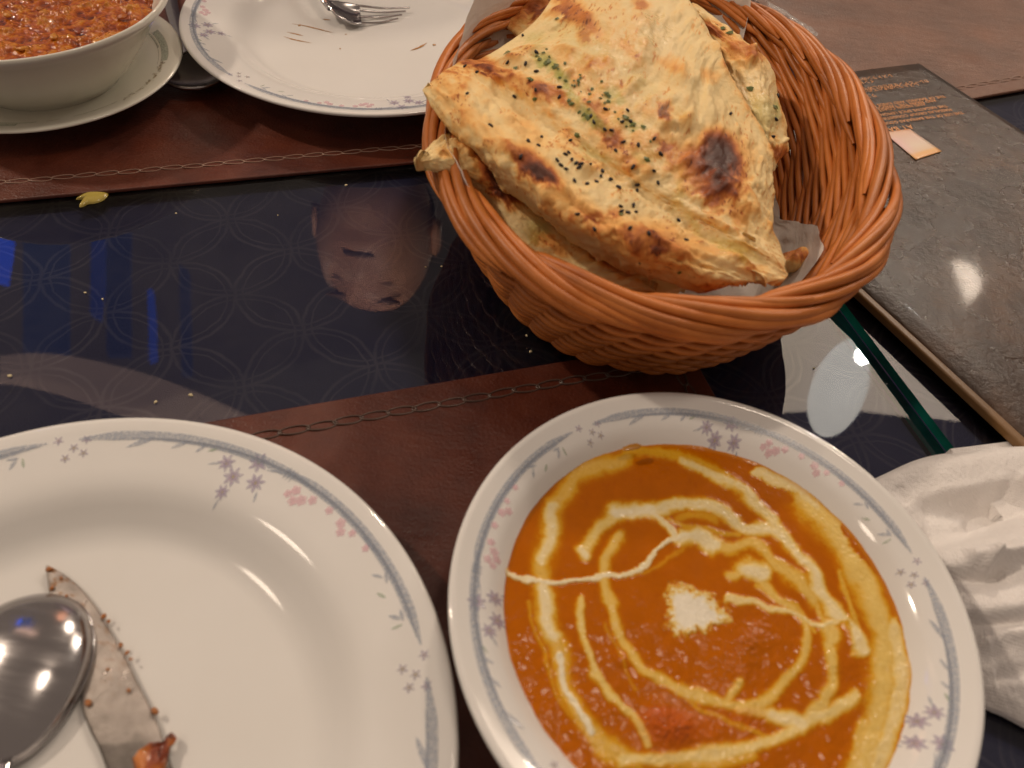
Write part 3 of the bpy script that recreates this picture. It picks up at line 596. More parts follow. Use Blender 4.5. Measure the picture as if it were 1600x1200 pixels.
lin = mesh('paper_liner', np.array(V), gridfaces(nr_, nt_, False, True), M['paper']); tag(lin, 'crumpled white baking paper lining the wicker basket under the bread', 'paper liner')

# ------------------------------------------------------------------ naan
def ctrl(rows_): return [[P(a, b_, z) for a, b_, z in r] for r in rows_]
def naan_color(px, hgt, g, opts):
    x, y = px[:, 0], px[:, 1]; N1 = vnoise(g[:, 0], g[:, 1], .012, 41, 5, .6); N2 = vnoise(g[:, 0], g[:, 1], .003, 42, 4, .6); N3 = vnoise(g[:, 0], g[:, 1], .0016, 43, 3, .6)
    br = .10*(N1-.5)*2+.03+.9*np.clip(hgt, 0, 1)**1.5*opts.get('ridge', .5)
    for sx, sy, rx, ry, rot, s in opts['spots']:
        c, s_ = math.cos(math.radians(rot)), math.sin(math.radians(rot)); dx, dy = x-sx+(N1-.5)*30, y-sy+(N2-.5)*22
        a = (dx*c+dy*s_)/rx; b_ = (-dx*s_+dy*c)/ry; d = np.sqrt(a*a+b_*b_); br = br+s*(1-sstep(.35, 1.25, d+(N2-.5)*.5))
    fl = sstep(.66, .73, N3)*opts.get('fleck', .25)*sstep(.50, .66, N1+.05); br = br+fl
    col = lerpc(np.clip(br+(N2-.5)*.14, 0, 1.3), [(0, (.88, .68, .34)), (.16, (.88, .59, .24)), (.34, (.84, .45, .13)), (.52, (.62, .22, .045)), (.76, (.34, .085, .018)), (1.0, (.15, .036, .012)), (1.3, (.07, .02, .010))])
    for sx, sy, rx, ry, rot, s, c3 in opts.get('tint', []):
        c, s_ = math.cos(math.radians(rot)), math.sin(math.radians(rot)); dx, dy = x-sx+(N1-.5)*26, y-sy+(N2-.5)*20
        d = np.sqrt(((dx*c+dy*s_)/rx)**2+((-dx*s_+dy*c)/ry)**2); k_ = (s*(1-sstep(.3, 1.2, d+(N2-.5)*.8)))[:, None]; col = col*(1-k_)+np.array(c3)*k_
    return col
def make_naan(rows_, label, opts, nu=230, nv=300, seed=0, thick=.0048):
    G = surface(ctrl(rows_), nu, nv); X = G.reshape(-1, 3)
    T1 = np.gradient(G, axis=0); T2 = np.gradient(G, axis=1); Nn = np.cross(T1, T2); Nn /= np.linalg.norm(Nn, axis=2)[..., None]+1e-12
    if Nn[..., 2].mean() < 0: Nn = -Nn
    Nn = Nn.reshape(-1, 3); U, Vv = np.meshgrid(np.linspace(0, 1, nu), np.linspace(0, 1, nv), indexing='ij'); U, Vv = U.ravel(), Vv.ravel()
    L = opts.get('len', (.14, .22)); uu, vv = U*L[0], Vv*L[1]
    ripple = vnoise(uu, vv/opts.get('str', 3.2), .013, 50+seed, 3)-.5; puff = vnoise(uu, vv, .02, 60+seed, 3)-.5; sm = vnoise(uu, vv, .004, 70+seed, 4)-.5
    edge = np.minimum(np.minimum(U, 1-U)*opts.get('eu', 14), np.minimum(Vv, 1-Vv)*11); edge = np.clip(edge, 0, 1)
    bub = np.clip(vnoise(uu, vv, .0085, 90+seed, 2)-.62, 0, 1)*.010; D = (opts.get('amp', .007)*ripple+.006*puff+bub)*(.08+.92*edge)+.0017*sm*(.3+.7*edge)-.0018*(1-edge)**2
    X = X+Nn*D[:, None]; wob = vnoise(uu, vv, .02, 80+seed, 4)-.5; X[:, :2] += ((1-edge)*wob*.005)[:, None]
    hg = ripple*2.0+puff*1.0+sm*1.3+bub*60
    px = proj(X); col = naan_color(px, hg, np.stack([uu, vv], -1), opts); wet = np.zeros(len(X))
    for sx, sy, r_ in opts.get('wet', []): wet = np.maximum(wet, 1-sstep(.3, 1.1, np.hypot(px[:, 0]-sx, px[:, 1]-sy)/r_))
    o = mesh('naan', X, gridfaces(nu, nv), M['naan'], col=col, extra={'Wet': wet}, up=True); solid(o, thick, 1 if False else -1)
    tag(o, label, 'naan', 'pieces of garlic naan in the basket'); return o, X, nu, nv
R_top = [
 [(686, 180, .074), (762, 262, .068), (850, 345, .066), (945, 412, .062), (1030, 440, .060), (1135, 446, .062)],
 [(668, 158, .086), (742, 244, .086), (836, 326, .083), (936, 394, .079), (1030, 434, .074), (1150, 446, .070)],
 [(661, 137, .093), (744, 218, .1005), (842, 294, .0995), (946, 362, .095), (1052, 412, .089), (1175, 446, .075)],
 [(682, 116, .096), (766, 184, .105), (862, 254, .1035), (964, 322, .0985), (1070, 380, .0915), (1200, 442, .075)],
 [(704, 100, .094), (798, 160, .0965), (896, 232, .094), (998, 302, .088), (1102, 362, .082), (1232, 430, .073)],
 [(722, 90, .096), (826, 134, .1005), (926, 209, .0975), (1026, 282, .0915), (1126, 348, .084), (1232, 410, .075)],
 [(750, 86, .098), (870, 95, .104), (975, 165, .101), (1070, 238, .095), (1155, 315, .086), (1222, 385, .076)],
 [(812, 45, .102), (920, 45, .108), (1025, 110, .105), (1105, 185, .099), (1178, 280, .088), (1216, 362, .077)],
 [(858, 2, .105), (965, -10, .109), (1065, 50, .106), (1122, 125, .099), (1190, 240, .087), (1214, 338, .076)],
 [(900, -60, .105), (1010, -70, .106), (1095, 15, .103), (1140, 110, .095), (1198, 232, .083), (1216, 325, .072)]]
GREEN = (.40, .42, .08); OIL = (.60, .42, .05)
top_o = dict(len=(.15, .20), amp=.0085, ridge=.56, ridgep=1, eu=30, str=3.6, fleck=.42,
 spots=[(1124, 232, 44, 30, 60, .6), (1104, 265, 70, 52, 20, .58), (1135, 245, 50, 46, 0, .38), (1122, 305, 34, 36, 0, .42), (830, 256, 52, 24, 38, .62), (845, 268, 26, 14, 30, .35), (905, 22, 62, 20, 42, .5), (912, 60, 15, 13, 0, .5), (1041, 172, 13, 17, 10, .75), (748, 98, 36, 18, 25, .42), (780, 115, 40, 20, 35, .2),
  (956, 212, 30, 15, 40, .45), (865, 150, 44, 16, 32, .35), (930, 170, 26, 14, 30, .38), (960, 332, 16, 12, 0, .38), (990, 255, 20, 12, 20, .3), (1155, 340, 18, 26, 0, .36), (1050, 100, 30, 14, 20, .28), (1105, 118, 18, 14, 0, .3), (870, 20, 26, 12, 0, .35), (985, 80, 34, 12, 45, .3), (820, 205, 50, 20, 35, .22),
  (1000, 8, 20, 12, 20, .5), (1005, 385, 130, 34, 27, .34), (870, 300, 100, 26, 38, .30), (1060, 375, 80, 26, 25, .30), (760, 205, 60, 20, 42, .2), (720, 95, 40, 14, 30, .22), (1030, 392, 18, 10, 10, .3), (930, 340, 14, 10, 0, .3), (1045, 228, 14, 10, 0, .45), (1030, 243, 26, 10, 0, .3), (1130, 395, 30, 10, 10, .16), (700, 150, 40, 18, 40, .15), (1185, 420, 20, 8, 0, .2)],
 tint=[(848, 95, 20, 14, 40, .55, GREEN), (880, 125, 26, 12, 50, .6, GREEN), (915, 178, 22, 12, 30, .75, (.22, .26, .03)), (985, 195, 26, 9, 20, .5, GREEN), (950, 150, 24, 9, 40, .45, GREEN), (835, 60, 30, 14, 0, .3, GREEN), (1010, 245, 30, 14, 0, .3, OIL), (1150, 388, 46, 13, 25, .6, OIL), (1085, 350, 30, 10, 60, .45, OIL), (1060, 300, 12, 40, 10, .35, OIL), (930, 240, 40, 12, 30, .3, GREEN), (862, 108, 34, 12, 45, .5, (.30, .36, .05)), (895, 150, 30, 10, 50, .5, (.34, .38, .06)), (930, 192, 34, 12, 25, .55, (.26, .32, .05)), (965, 150, 30, 9, 45, .4, GREEN), (900, 60, 60, 30, 30, .16, GREEN), (1000, 130, 50, 24, 40, .14, GREEN), (1060, 175, 30, 14, 30, .2, OIL)],
 wet=[(960, 100, 90), (1000, 190, 90), (900, 130, 70), (1075, 320, 60), (1150, 390, 60), (1110, 260, 55), (1040, 260, 50), (970, 280, 60), (1020, 50, 60)])
naan1, X1, nu1, nv1 = make_naan(R_top, 'largest naan piece on top, folded over with a burnt spot and black seeds', top_o)
R_back = [[(1040, 20, .080), (1090, 60, .080), (1120, 130, .078), (1150, 200, .074), (1180, 262, .066)],
 [(1055, 10, .088), (1120, 60, .090), (1150, 120, .088), (1175, 190, .083), (1205, 268, .070)],
 [(1070, 5, .090), (1150, 62, .093), (1186, 110, .091), (1205, 180, .085), (1224, 248, .072)],
 [(1085, 0, .084), (1165, 55, .086), (1205, 95, .083), (1224, 170, .076), (1236, 235, .066)]]
back_o = dict(len=(.06, .12), amp=.003, ridge=.25, eu=6, spots=[(1150, 75, 60, 22, 35, .3), (1190, 82, 30, 14, 20, .3), (1218, 240, 20, 16, 0, .6), (1205, 215, 10, 10, 0, .3), (1225, 170, 8, 40, 0, .25), (1110, 45, 30, 14, 20, .5)],
 tint=[(1190, 180, 34, 40, 0, .4, (.50, .48, .14)), (1212, 170, 8, 16, 0, .6, GREEN)], wet=[(1180, 150, 50)])
naan2, X2, nu2, nv2 = make_naan(R_back, 'rounded naan piece behind the top one at the open right side of the basket', back_o, 110, 150, 3)
R_low = [[(664, 264, .086), (700, 282, .081), (745, 304, .071), (786, 366, .066), (835, 412, .062), (885, 440, .058), (1000, 460, .054)],
 [(657, 249, .091), (700, 252, .090), (768, 285, .079), (822, 340, .070), (880, 392, .064), (950, 430, .060), (1030, 455, .054)],
 [(664, 232, .092), (710, 222, .089), (768, 248, .078), (850, 330, .062), (910, 380, .056), (980, 416, .05), (1060, 446, .046)],
 [(682, 212, .088), (726, 196, .083), (790, 226, .070), (880, 322, .056), (940, 372, .05), (1010, 410, .046), (1080, 440, .042)]]
low_o = dict(len=(.05, .14), amp=.003, ridge=.3, eu=6, spots=[(770, 270, 60, 26, 50, .65), (790, 300, 40, 20, 50, .4), (700, 240, 20, 10, 20, .25), (860, 380, 40, 14, 30, .4), (960, 410, 60, 20, 20, .5), (745, 235, 30, 14, 30, .25)], tint=[(840, 360, 30, 24, 0, .5, (.3, .3, .06))])
naan3, X3, *_ = make_naan(R_low, 'lower naan piece poking out under the fold at the left rim of the basket', low_o, 100, 170, 6)
R_ul = [[(760, 12, .082), (790, 0, .084), (820, -14, .084)], [(790, 40, .082), (830, 20, .086), (860, 0, .088)], [(840, 60, .084), (880, 40, .086), (920, 10, .086)]]
ul_o = dict(len=(.04, .05), amp=.002, ridge=.3, eu=6, spots=[(800, 10, 60, 40, 0, .5), (850, 10, 30, 30, 0, .4)])
make_naan([[(770, 20, .070), (800, -30, .078), (840, -60, .08)], [(800, 45, .080), (850, 0, .088), (880, -40, .088)], [(830, 70, .080), (890, 30, .086), (920, -20, .086)]], 'browned naan corner behind the top piece by the raised paper', ul_o, 60, 60, 8)
make_naan([[(1205, 432, .030), (1240, 428, .032), (1268, 420, .032)], [(1208, 412, .042), (1244, 405, .046), (1272, 398, .042)], [(1215, 395, .040), (1248, 384, .044), (1272, 380, .038)]], 'small torn naan end lying in the paper at the lower right', dict(len=(.02, .03), amp=.001, ridge=.3, eu=5, spots=[(1240, 395, 30, 14, 0, .5), (1262, 405, 14, 14, 0, .3)]), 40, 40, 9)

def bvh(X, nu, nv): return BVHTree.FromPolygons([tuple(v) for v in X], [tuple(f) for f in gridfaces(nu, nv).tolist()])
T_1, T_2 = bvh(X1, nu1, nv1), bvh(X2, nu2, nv2)
sm_ = pebble('seed', (0, 0, 0), (.00145, .00085, .0007), M['seed'], None, None, 5); SEED = sm_.data; bpy.data.objects.remove(sm_)
hm = mesh('herb_flake', [(-.0022, -.0009, 0), (.0002, -.0016, .0005), (.0024, -.0002, .0001), (.0010, .0015, .0007), (-.0012, .0012, 0), (-.0002, -.0001, .0009)], [[0, 1, 5], [1, 2, 5], [2, 3, 5], [3, 4, 5], [4, 0, 5], [4, 3, 2, 1, 0]], M['herb'], smooth=False); HERB = hm.data; bpy.data.objects.remove(hm)
def drop(tree, host, name, me, x, y, sc, lift=.0003):
    hit = tree.ray_cast(Vector(CAM), Vector(ray(x, y)))
    if hit[0] is None: return
    o = link(name, me, host); q = hit[1] if hit[1].z > 0 else -hit[1]
    o.location = hit[0]+q*lift; o.rotation_mode = 'QUATERNION'; e = q.to_track_quat('Z', 'Y'); e2 = Matrix.Rotation(random.uniform(0, 6.28), 3, 'Z').to_quaternion(); o.rotation_quaternion = e @ e2; o.scale = (sc, sc, sc)
seeds = [(817, 56), (838, 82), (793, 98), (821, 100), (838, 112), (804, 151), (837, 141), (874, 137), (874, 152), (825, 221), (846, 215), (841, 228), (891, 220), (888, 239), (883, 242), (893, 250), (900, 256), (908, 257), (922, 257), (870, 251), (884, 265), (941, 268), (939, 276), (954, 280), (932, 285), (917, 288), (966, 293), (996, 289), (995, 298), (1028, 286), (1021, 267), (989, 261), (962, 236), (974, 222), (955, 204), (945, 203), (980, 173), (972, 191), (985, 191), (946, 171), (924, 182), (928, 191), (1032, 241), (997, 227), (1022, 217), (1141, 178), (766, 197), (902, 335), (984, 357), (1014, 365), (969, 323), (989, 321), (971, 331), (981, 333), (993, 332), (953, 281), (967, 294), (1000, 412), (730, 147), (746, 113), (727, 104), (813, 245), (876, 259), (905, 262), (897, 283), (1072, 376), (1060, 345), (930, 358)]
for a, b_ in seeds: drop(T_1, naan1, 'seed', SEED, a, b_, random.uniform(.74, .98), .0004)
for a, b_ in ((1177, 187), (1212, 187), (1207, 214), (1215, 150)): drop(T_2, naan2, 'seed', SEED, a, b_, 1.1)
for a, b_ in ((792, 84), (839, 88), (843, 93), (828, 125), (836, 155), (875, 122), (902, 212), (950, 150), (947, 147), (905, 176), (912, 180), (919, 184), (978, 185), (990, 195), (1005, 199), (806, 107), (889, 158), (893, 163), (868, 105), (855, 98), (1010, 250), (971, 336), (1062, 425), (1075, 424), (940, 128), (870, 30)): drop(T_1, naan1, 'herb_flake', HERB, a, b_, random.uniform(.45, .95))
for _ in range(46):
    t_ = random.random(); drop(T_1, naan1, 'herb_flake', HERB, 840+170*t_+random.gauss(0, 9), 80+135*t_+random.gauss(0, 8), random.uniform(.22, .6))
for a, b_ in ((1172, 139), (1210, 168), (1130, 45), (1140, 52)): drop(T_2, naan2, 'herb_flake', HERB, a, b_, 1.1)

# ------------------------------------------------------------------ cutlery
def ovoid_spoon(name, c, ang, L, Wd, depth, convex, z, handle, label):
    root = tag(empty(name, (*c, z)), label, 'spoon'); nu, nv = 60, 40
    t = np.linspace(-1, 1, nu); s = np.linspace(-1, 1, nv); T, S_ = np.meshgrid(t, s, indexing='ij')
    half = Wd/2*np.sqrt(np.clip(1-T**2, 0, 1))*(1+.18*T); x = T*L/2; y = S_*half
    e = np.clip(1-T**2, 0, 1)*np.clip(1-S_**2, 0, 1); zz = depth*e**.6*(1 if convex else -1)+(0 if convex else depth)
    ca, sa = math.cos(ang), math.sin(ang); V = np.stack([x*ca-y*sa, x*sa+y*ca, zz+.0012], -1)
    b_ = mesh('spoon_bowl', V, gridfaces(nu, nv), M['steel'], root); solid(b_, .0013, 0)
    a = np.linspace(0, 2*math.pi, 90, endpoint=False); hx = L/2*np.cos(a); hy = Wd/2*np.sin(a)*(1+.18*np.cos(a))
    v, f = tube_data(np.stack([hx*ca-hy*sa, hx*sa+hy*ca, 0*a+(.0012 if convex else depth+.0012)], -1), .0009, 8, True); mesh('spoon_rim', v, f, M['steel'], root)
    hp = spline([(p[0]-c[0], p[1]-c[1], p[2]-z) for p in handle], 30); v, f = tube_data(hp, np.linspace(.0028, .0062, 30), 10, False, .35); mesh('handle', v, f, M['steel'], root)
    return root
tp_ = P(62, 936, .013)[:2]; bt_ = P(22, 1197, .013)[:2]
c_ = np.array([-.1550, .0755]); an_ = math.radians(108)
Lp = .060
ax = np.array([math.cos(an_), math.sin(an_)])
ovoid_spoon('table_spoon', c_, an_, .058, .045, .0105, True, .0105, [(*(c_-ax*.028), .0125), (*(c_-ax*.05), .018), (*(c_-ax*.09+np.array([-.004, 0])), .028), (*(c_-ax*.14+np.array([-.01, 0])), .036)], 'polished steel spoon lying face down on the near dinner plate')
ovoid_spoon('serving_spoon', np.array([-.2365, .4745]), math.radians(-100), .058, .042, .008, False, .003, [P(291, 84, .009), P(281, 58, .005), P(272, 26, .0045), P(262, -20, .0045)], 'dark steel spoon lying on the placemat between the saucer and the far plate')
# knife
kr = [(76, 884), (100, 897), (125, 918), (150, 948), (172, 985), (193, 1020), (212, 1060), (230, 1095), (246, 1130), (258, 1165), (275, 1215), (300, 1290)]
kl = [(72, 888), (74, 905), (78, 930), (92, 960), (110, 990), (124, 1020), (128, 1060), (127, 1100), (140, 1140), (155, 1170), (172, 1215), (205, 1290)]
kz = .0108
A_r = spline([P(a, b_, kz) for a, b_ in kr], 90); A_l = spline([P(a, b_, kz) for a, b_ in kl], 90); nk = 26
V = []; 
for j in range(nk):
    s = j/(nk-1); V.append(A_l*(1-s)+A_r*s+np.array([0, 0, .0011*math.sin(math.pi*s)**.5]))
V = np.array(V); V = V.transpose(1, 0, 2); px = proj(V.reshape(-1, 3)); g = V.reshape(-1, 3)
f1 = vnoise(g[:, 0], g[:, 1], .0016, 91, 3); f2 = vnoise(g[:, 0], g[:, 1], .006, 92, 4)
base = np.array([.36, .32, .29])*(.6+.8*f2)[:, None]
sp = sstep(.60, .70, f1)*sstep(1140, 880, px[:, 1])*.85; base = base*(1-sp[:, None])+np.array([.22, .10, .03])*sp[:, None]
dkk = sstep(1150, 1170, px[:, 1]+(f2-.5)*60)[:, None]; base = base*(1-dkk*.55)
knife = tag(empty('table_knife', (*V[20, 10, :2], kz)), 'steel table knife smeared with curry lying beside the spoon on the near plate', 'knife')
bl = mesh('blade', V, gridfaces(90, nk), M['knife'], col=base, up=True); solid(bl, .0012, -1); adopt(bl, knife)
hb = P(252, 1290, .012); hv, hf = tube_data(np.array([hb+(P(170+90*0, 1150, .012)-P(120, 1010, .012))*t*np.array([1.0, 1.0, 0]) for t in np.linspace(0, 3.2, 12)]), np.linspace(.0045, .0062, 12), 10, False, .5); adopt(mesh('handle', hv, hf, M['steel']), knife)
for i, (a, b_, r_) in enumerate([(77, 890, .0014), (81, 919, .0009), (79, 938, .0008), (116, 946, .0007), (118, 967, .0009), (137, 1023, .0011), (138, 1099, .0013), (162, 963, .0010), (170, 971, .0008), (189, 1008, .0009), (199, 1020, .0009), (205, 1030, .0007), (201, 1079, .0008), (242, 1111, .0013), (104, 931, .0006), (96, 903, .0006), (168, 1046, .0006)]):
    q = P(a, b_, kz+.0012); o = pebble('curry_speck', (q[0], q[1], kz+.0013), (r_*.8, r_*1.1, r_*.5), M['chunk'], None, (.36, .12, .015), 40+i); adopt(o, knife)
ck = [(205, 1185), (215, 1172), (235, 1160), (258, 1158), (262, 1148), (268, 1143), (276, 1152), (272, 1160), (264, 1166), (262, 1180), (255, 1200), (250, 1225), (215, 1225)]
q = np.array(xy(ck, .013)); o = blob('curry_morsel', .0118, q, .0022, M['chunk'], rings=12, jit=.0010); 
cc_ = np.array([v.co[:] for v in o.data.vertices]); f1 = vnoise(cc_[:, 0], cc_[:, 1], .005, 95); a = o.data.color_attributes.new('Col', 'FLOAT_COLOR', 'POINT'); cl = np.ones((len(cc_), 4), np.float32); cl[:, :3] = lerpc(f1, [(.35, (.13, .018, .004)), (.5, (.34, .055, .006)), (.65, (.58, .18, .015))]); a.data.foreach_set('color', cl.ravel())
tag(o, 'orange brown morsel of curry stuck to the base of the knife blade', 'food scrap')
# fork
fk = tag(empty('table_fork', (*P(520, 10, .012)[:2], .012)), 'steel fork resting tines right on the far dinner plate', 'fork')
fz = .012
neck = spline([P(430, -160, .030), P(480, -60, .027), P(504, -6, .022), P(517, 14, .018)], 24)
v, f = tube_data(neck, np.linspace(.0040, .0030, 24), 10, False, .5); adopt(mesh('handle', v, f, M['steel']), fk)
tipU, tipD = P(640, 12, .0125), P(622, 29, .0105); ba, bb_ = P(552, 10, .0150), P(556, 37, .0105)
c0 = P(508, 2, .0205), P(516, 22, .0190)
G = surface([[P(507, 0, .0215), P(510, 4, .0212), P(513, 8, .0215)], [P(520, 2, .0190), P(522, 12, .0172), P(526, 24, .0182)], [P(545, 5, .0170), P(546, 22, .0125), P(550, 37, .0135)], [P(562, 9, .0155), P(563, 22, .0115), P(565, 38, .0115)]], 26, 18)
h_ = mesh('fork_head', G, gridfaces(26, 18), M['steel']); solid(h_, .0014, 0); adopt(h_, fk)
for s0, s1 in ((.04, 0), (.34, .33), (.66, .67), (.96, 1)):
    j = int(s0*17); p0 = G[-1, j]; p1 = tipU*(1-s1)+tipD*s1; mid = (p0+p1)/2+np.array([0, 0, -.0012]); q = spline([G[-4, j], p0, mid, p1], 22)
    v, f = tube_data(q, np.linspace(.00105, .0006, 22), 7); adopt(mesh('tine', v, f, M['steel']), fk)
# smears on the far plate
pz = float(ZM+.0062)
def smear(pts, w, label_, z=pz, m='stain', name='sauce_smear', host=None):
    pth = spline([P(a, b_, z) for a, b_ in pts], 20); v, f = tube_data(pth, w*np.clip(np.sin(np.linspace(.1, 3.0, 20)), .15, 1)*(.7+.6*rng.random(20)), 6, False, .22); return mesh(name, v, f, M[m], host)
st = tag(empty('sauce_smears', (*P(480, 50, pz)[:2], pz)), 'thin yellow brown sauce streaks left of the fork on the far plate', 'stain')
for pts, w in (([(456, 37), (475, 40), (500, 46), (520, 51)], .0006), ([(448, 50), (462, 53), (474, 56)], .0007), ([(443, 57), (460, 62), (486, 67)], .0007), ([(466, 39), (470, 40)], .0014), ([(504, 30), (516, 31)], .0008)): adopt(smear(pts, w, ''), st)
st2 = tag(empty('sauce_smears', (*P(660, 70, pz)[:2], pz)), 'small yellow sauce streak on the far plate next to the basket', 'stain')
for pts, w in (([(641, 79), (655, 74), (667, 67)], .0010), ([(676, 69), (681, 71)], .0013), ([(540, 53), (541, 54)], .0007), ([(530, 76), (533, 76)], .0007)): adopt(smear(pts, w, ''), st2)
# drip on bowl rim
rz = ZM+.0370
o = blob('curry_drip', rz-.0002, xy([(972, 699), (984, 694), (995, 692), (1003, 695), (1000, 700), (988, 703), (976, 704)], rz), .0005, M['stain']); tag(o, 'small orange drip of curry on the inner rim of the curry bowl', 'stain')

# ------------------------------------------------------------------ sauce drop, crumbs on the glass
so = smooth_loop([np.array(q) for q in xy([(119, 312), (128, 306), (138, 297), (150, 292), (160, 294), (168, 300), (169, 307), (160, 315), (148, 319), (138, 320), (130, 324), (124, 324), (127, 318), (131, 313), (124, 313)])], 60)
tag(blob('sauce_drop', .0003, so, .0022, M['sauce']), 'yellow green sauce drop on the glass just below the far placemat', 'sauce drop')
CRL = ['white crumb on the glass just below the far placemat, left of the basket', 'pale crumb in the middle of the blue reflections', 'pale crumb just right of the one amid the blue reflections', 'yellow crumb at the far left edge of the glass above the near plate',
 'pale crumb just above the top rim of the near plate', 'yellow crumb just above the left end of the near placemat edge', 'tiny crumb just right of the sauce drop', 'tiny crumb between the sauce drop and the mirrored face', 'tiny crumb on the right cheek of the mirrored face', 'tiny crumb on the glass left of the basket foot', 'largest crumb on the glass left of the basket foot', 'faint tiny crumb beside the mirrored face near the basket', 'tiny crumb on the bright reflection between basket and curry bowl']
for i, (a, b_, s) in enumerate([(541, 289, .0009), (133, 457, .0007), (160, 467, .0006), (15, 587, .0011), (243, 628, .0009), (298, 617, .0011), (275, 333, .0006), (434, 336, .0005), (690, 416, .0007), (823, 524, .0007), (829, 549, .0010), (665, 417, .0005), (1272, 575, .0006)]):
    q = P(a, b_, .0006); tag(pebble('crumb', (q[0], q[1], .0005), (s, s*.7, s*.6), M['crumb'], None, None, 60+i), CRL[i], 'crumb', 'crumbs on the glass')

# ------------------------------------------------------------------ menu
C_ = P(1437, 98, .0152)[:2]; md_ = np.array([math.cos(math.radians(-57)), math.sin(math.radians(-57))]); ms_ = np.array([md_[1], -md_[0]])  # md_ down the long edge, ms_ towards the spine (left)
S1 = P(1354, 462, .0125)[:2]; wid = np.dot(S1-C_, ms_)
MZ0, MZ1 = .0092, .0146
def mp_(l, s, z=0): q = C_+md_*l+ms_*s; return np.array([q[0], q[1], z])
menu = tag(empty('menu_folder', (*mp_(.2, wid/2)[:2], MZ0)), 'glossy dark brown menu folder with orange print lying right of the basket', 'menu')
nu, nv = 60, 50; U, Vv = np.meshgrid(np.linspace(0, 1, nu), np.linspace(0, 1, nv), indexing='ij')
Lm = .62
def msurf(U, Vv):
    z = MZ1+.0010*np.sin(math.pi*Vv)*.6-.0035*(1-sstep(0, .06, Vv))*0+.0
    z = z-.0030*sstep(.955, 1, Vv)
    bend = .010*np.sin(math.pi*np.clip(Vv, 0, 1))*(1-U)**4
    X = C_[0]+md_[0]*(U*Lm-bend)+ms_[0]*Vv*wid; Y = C_[1]+md_[1]*(U*Lm-bend)+ms_[1]*Vv*wid
    return np.stack([X, Y, z], -1)
mc = mesh('front_cover', msurf(U, Vv), gridfaces(nu, nv), M['menu'], up=True); solid(mc, .0014, -1); adopt(mc, menu)
pg = [tuple(mp_(.004, .003)[:2]), tuple(mp_(.004, wid-.001)[:2]), tuple(mp_(Lm, wid-.001)[:2]), tuple(mp_(Lm, .003)[:2])]
adopt(box('pages', pg, MZ0+.0012, MZ1-.0032, M['menu']), menu)
adopt(box('back_cover', [tuple(mp_(0, 0)[:2]), tuple(mp_(0, wid+.001)[:2]), tuple(mp_(Lm, wid+.001)[:2]), tuple(mp_(Lm, 0)[:2])], MZ0-.0002, MZ0+.0011, M['menu']), menu)
adopt(box('binding_strip', [tuple(mp_(.0, wid-.0006)[:2]), tuple(mp_(.0, wid+.0043)[:2]), tuple(mp_(Lm, wid+.0043)[:2]), tuple(mp_(Lm, wid-.0006)[:2])], MZ0-.0004, MZ0+.0048, M['binding'], bev=.0012), menu)
def ztop(x, y): return MZ1+.0006*math.sin(math.pi*min(1, max(0, np.dot(np.array([x, y])-C_, ms_)/wid)))+.0006
qs = [P(a, b_, MZ1) for a, b_ in ((1379, 209), (1420, 204), (1470, 239), (1430, 252))]
G = np.array([[(qs[0]*(1-u)+qs[1]*u)*(1-v)+(qs[3]*(1-u)+qs[2]*u)*v for v in np.linspace(0, 1, 24)] for u in np.linspace(0, 1, 12)]); G[..., 2] = MZ1+.0012
v = np.tile(np.linspace(0, 1, 24), (12, 1)).ravel(); u = np.repeat(np.linspace(0, 1, 12), 24)
c = lerpc(v, [(0, (.82, .52, .36)), (.3, (.80, .58, .48)), (.6, (.82, .66, .52)), (.8, (.80, .58, .40)), (.84, (.85, .48, .16)), (1, (.85, .45, .18))]); k_ = (sstep(.5, 0, u)*sstep(.05, .4, v)*sstep(.95, .6, v))[:, None]*.5; c = c*(1-k_)+np.array([.85, .5, .55])*k_
st_ = mesh('sticker', G, gridfaces(12, 24), M['sticker'], smooth=False, col=c); solid(st_, .0003, 0); adopt(st_, menu)
TD = -(P(1500, 180, MZ1)-P(1380, 197, MZ1)); ta = math.atan2(TD[1], TD[0])
def text(s, a, b_, size, name='print_line'):
    cu = bpy.data.curves.new(name, 'FONT'); cu.body = s; cu.size = size; cu.extrude = .00004; cu.space_character = 1.08; cu.materials.append(M['ink'])
    o = bpy.data.objects.new(name, cu); COL.objects.link(o); q = P(a, b_, MZ1); o.location = (q[0], q[1], ztop(q[0], q[1])+.0006); o.rotation_euler = (0, 0, ta); me = bpy.data.meshes.new_from_object(o.evaluated_get(bpy.context.evaluated_depsgraph_get())); mw = o.matrix_basis.copy(); bpy.data.objects.remove(o); me.name = name; o = link(name, me); o.matrix_basis = mw; adopt(o, menu)
JP = ['レストランのすべてのスパイス', 'インド料理', 'カレーとナンをおたのしみください', 'ランチとディナー']
for s, a, b_, z in (('AT BANJARA', 1421, 198, .0072), ('THE USE OF THE BANJARAS GOURMET', 1501, 177, .0043), ('MASSALAS GROUP CONSISTING OF', 1483, 172, .0043), ('THE NEGATIVE SPICE LEMON VINE', 1476, 166.5, .0043), ('AND NOON COAST THE', 1442, 164, .0043),
                    ('AND NAAN THE TANDOORI IS', 1459, 158, .0043), ('THE OF BAKINGS AND KINDS SPICED', 1473, 151.5, .0043), (JP[3][:5], 1366, 150, .0050), (JP[0], 1432, 132.5, .0046), (JP[2], 1448, 127, .0046), (JP[1], 1363, 128, .0046), (JP[0], 1391, 119, .0046)): text(s, a, b_, z)

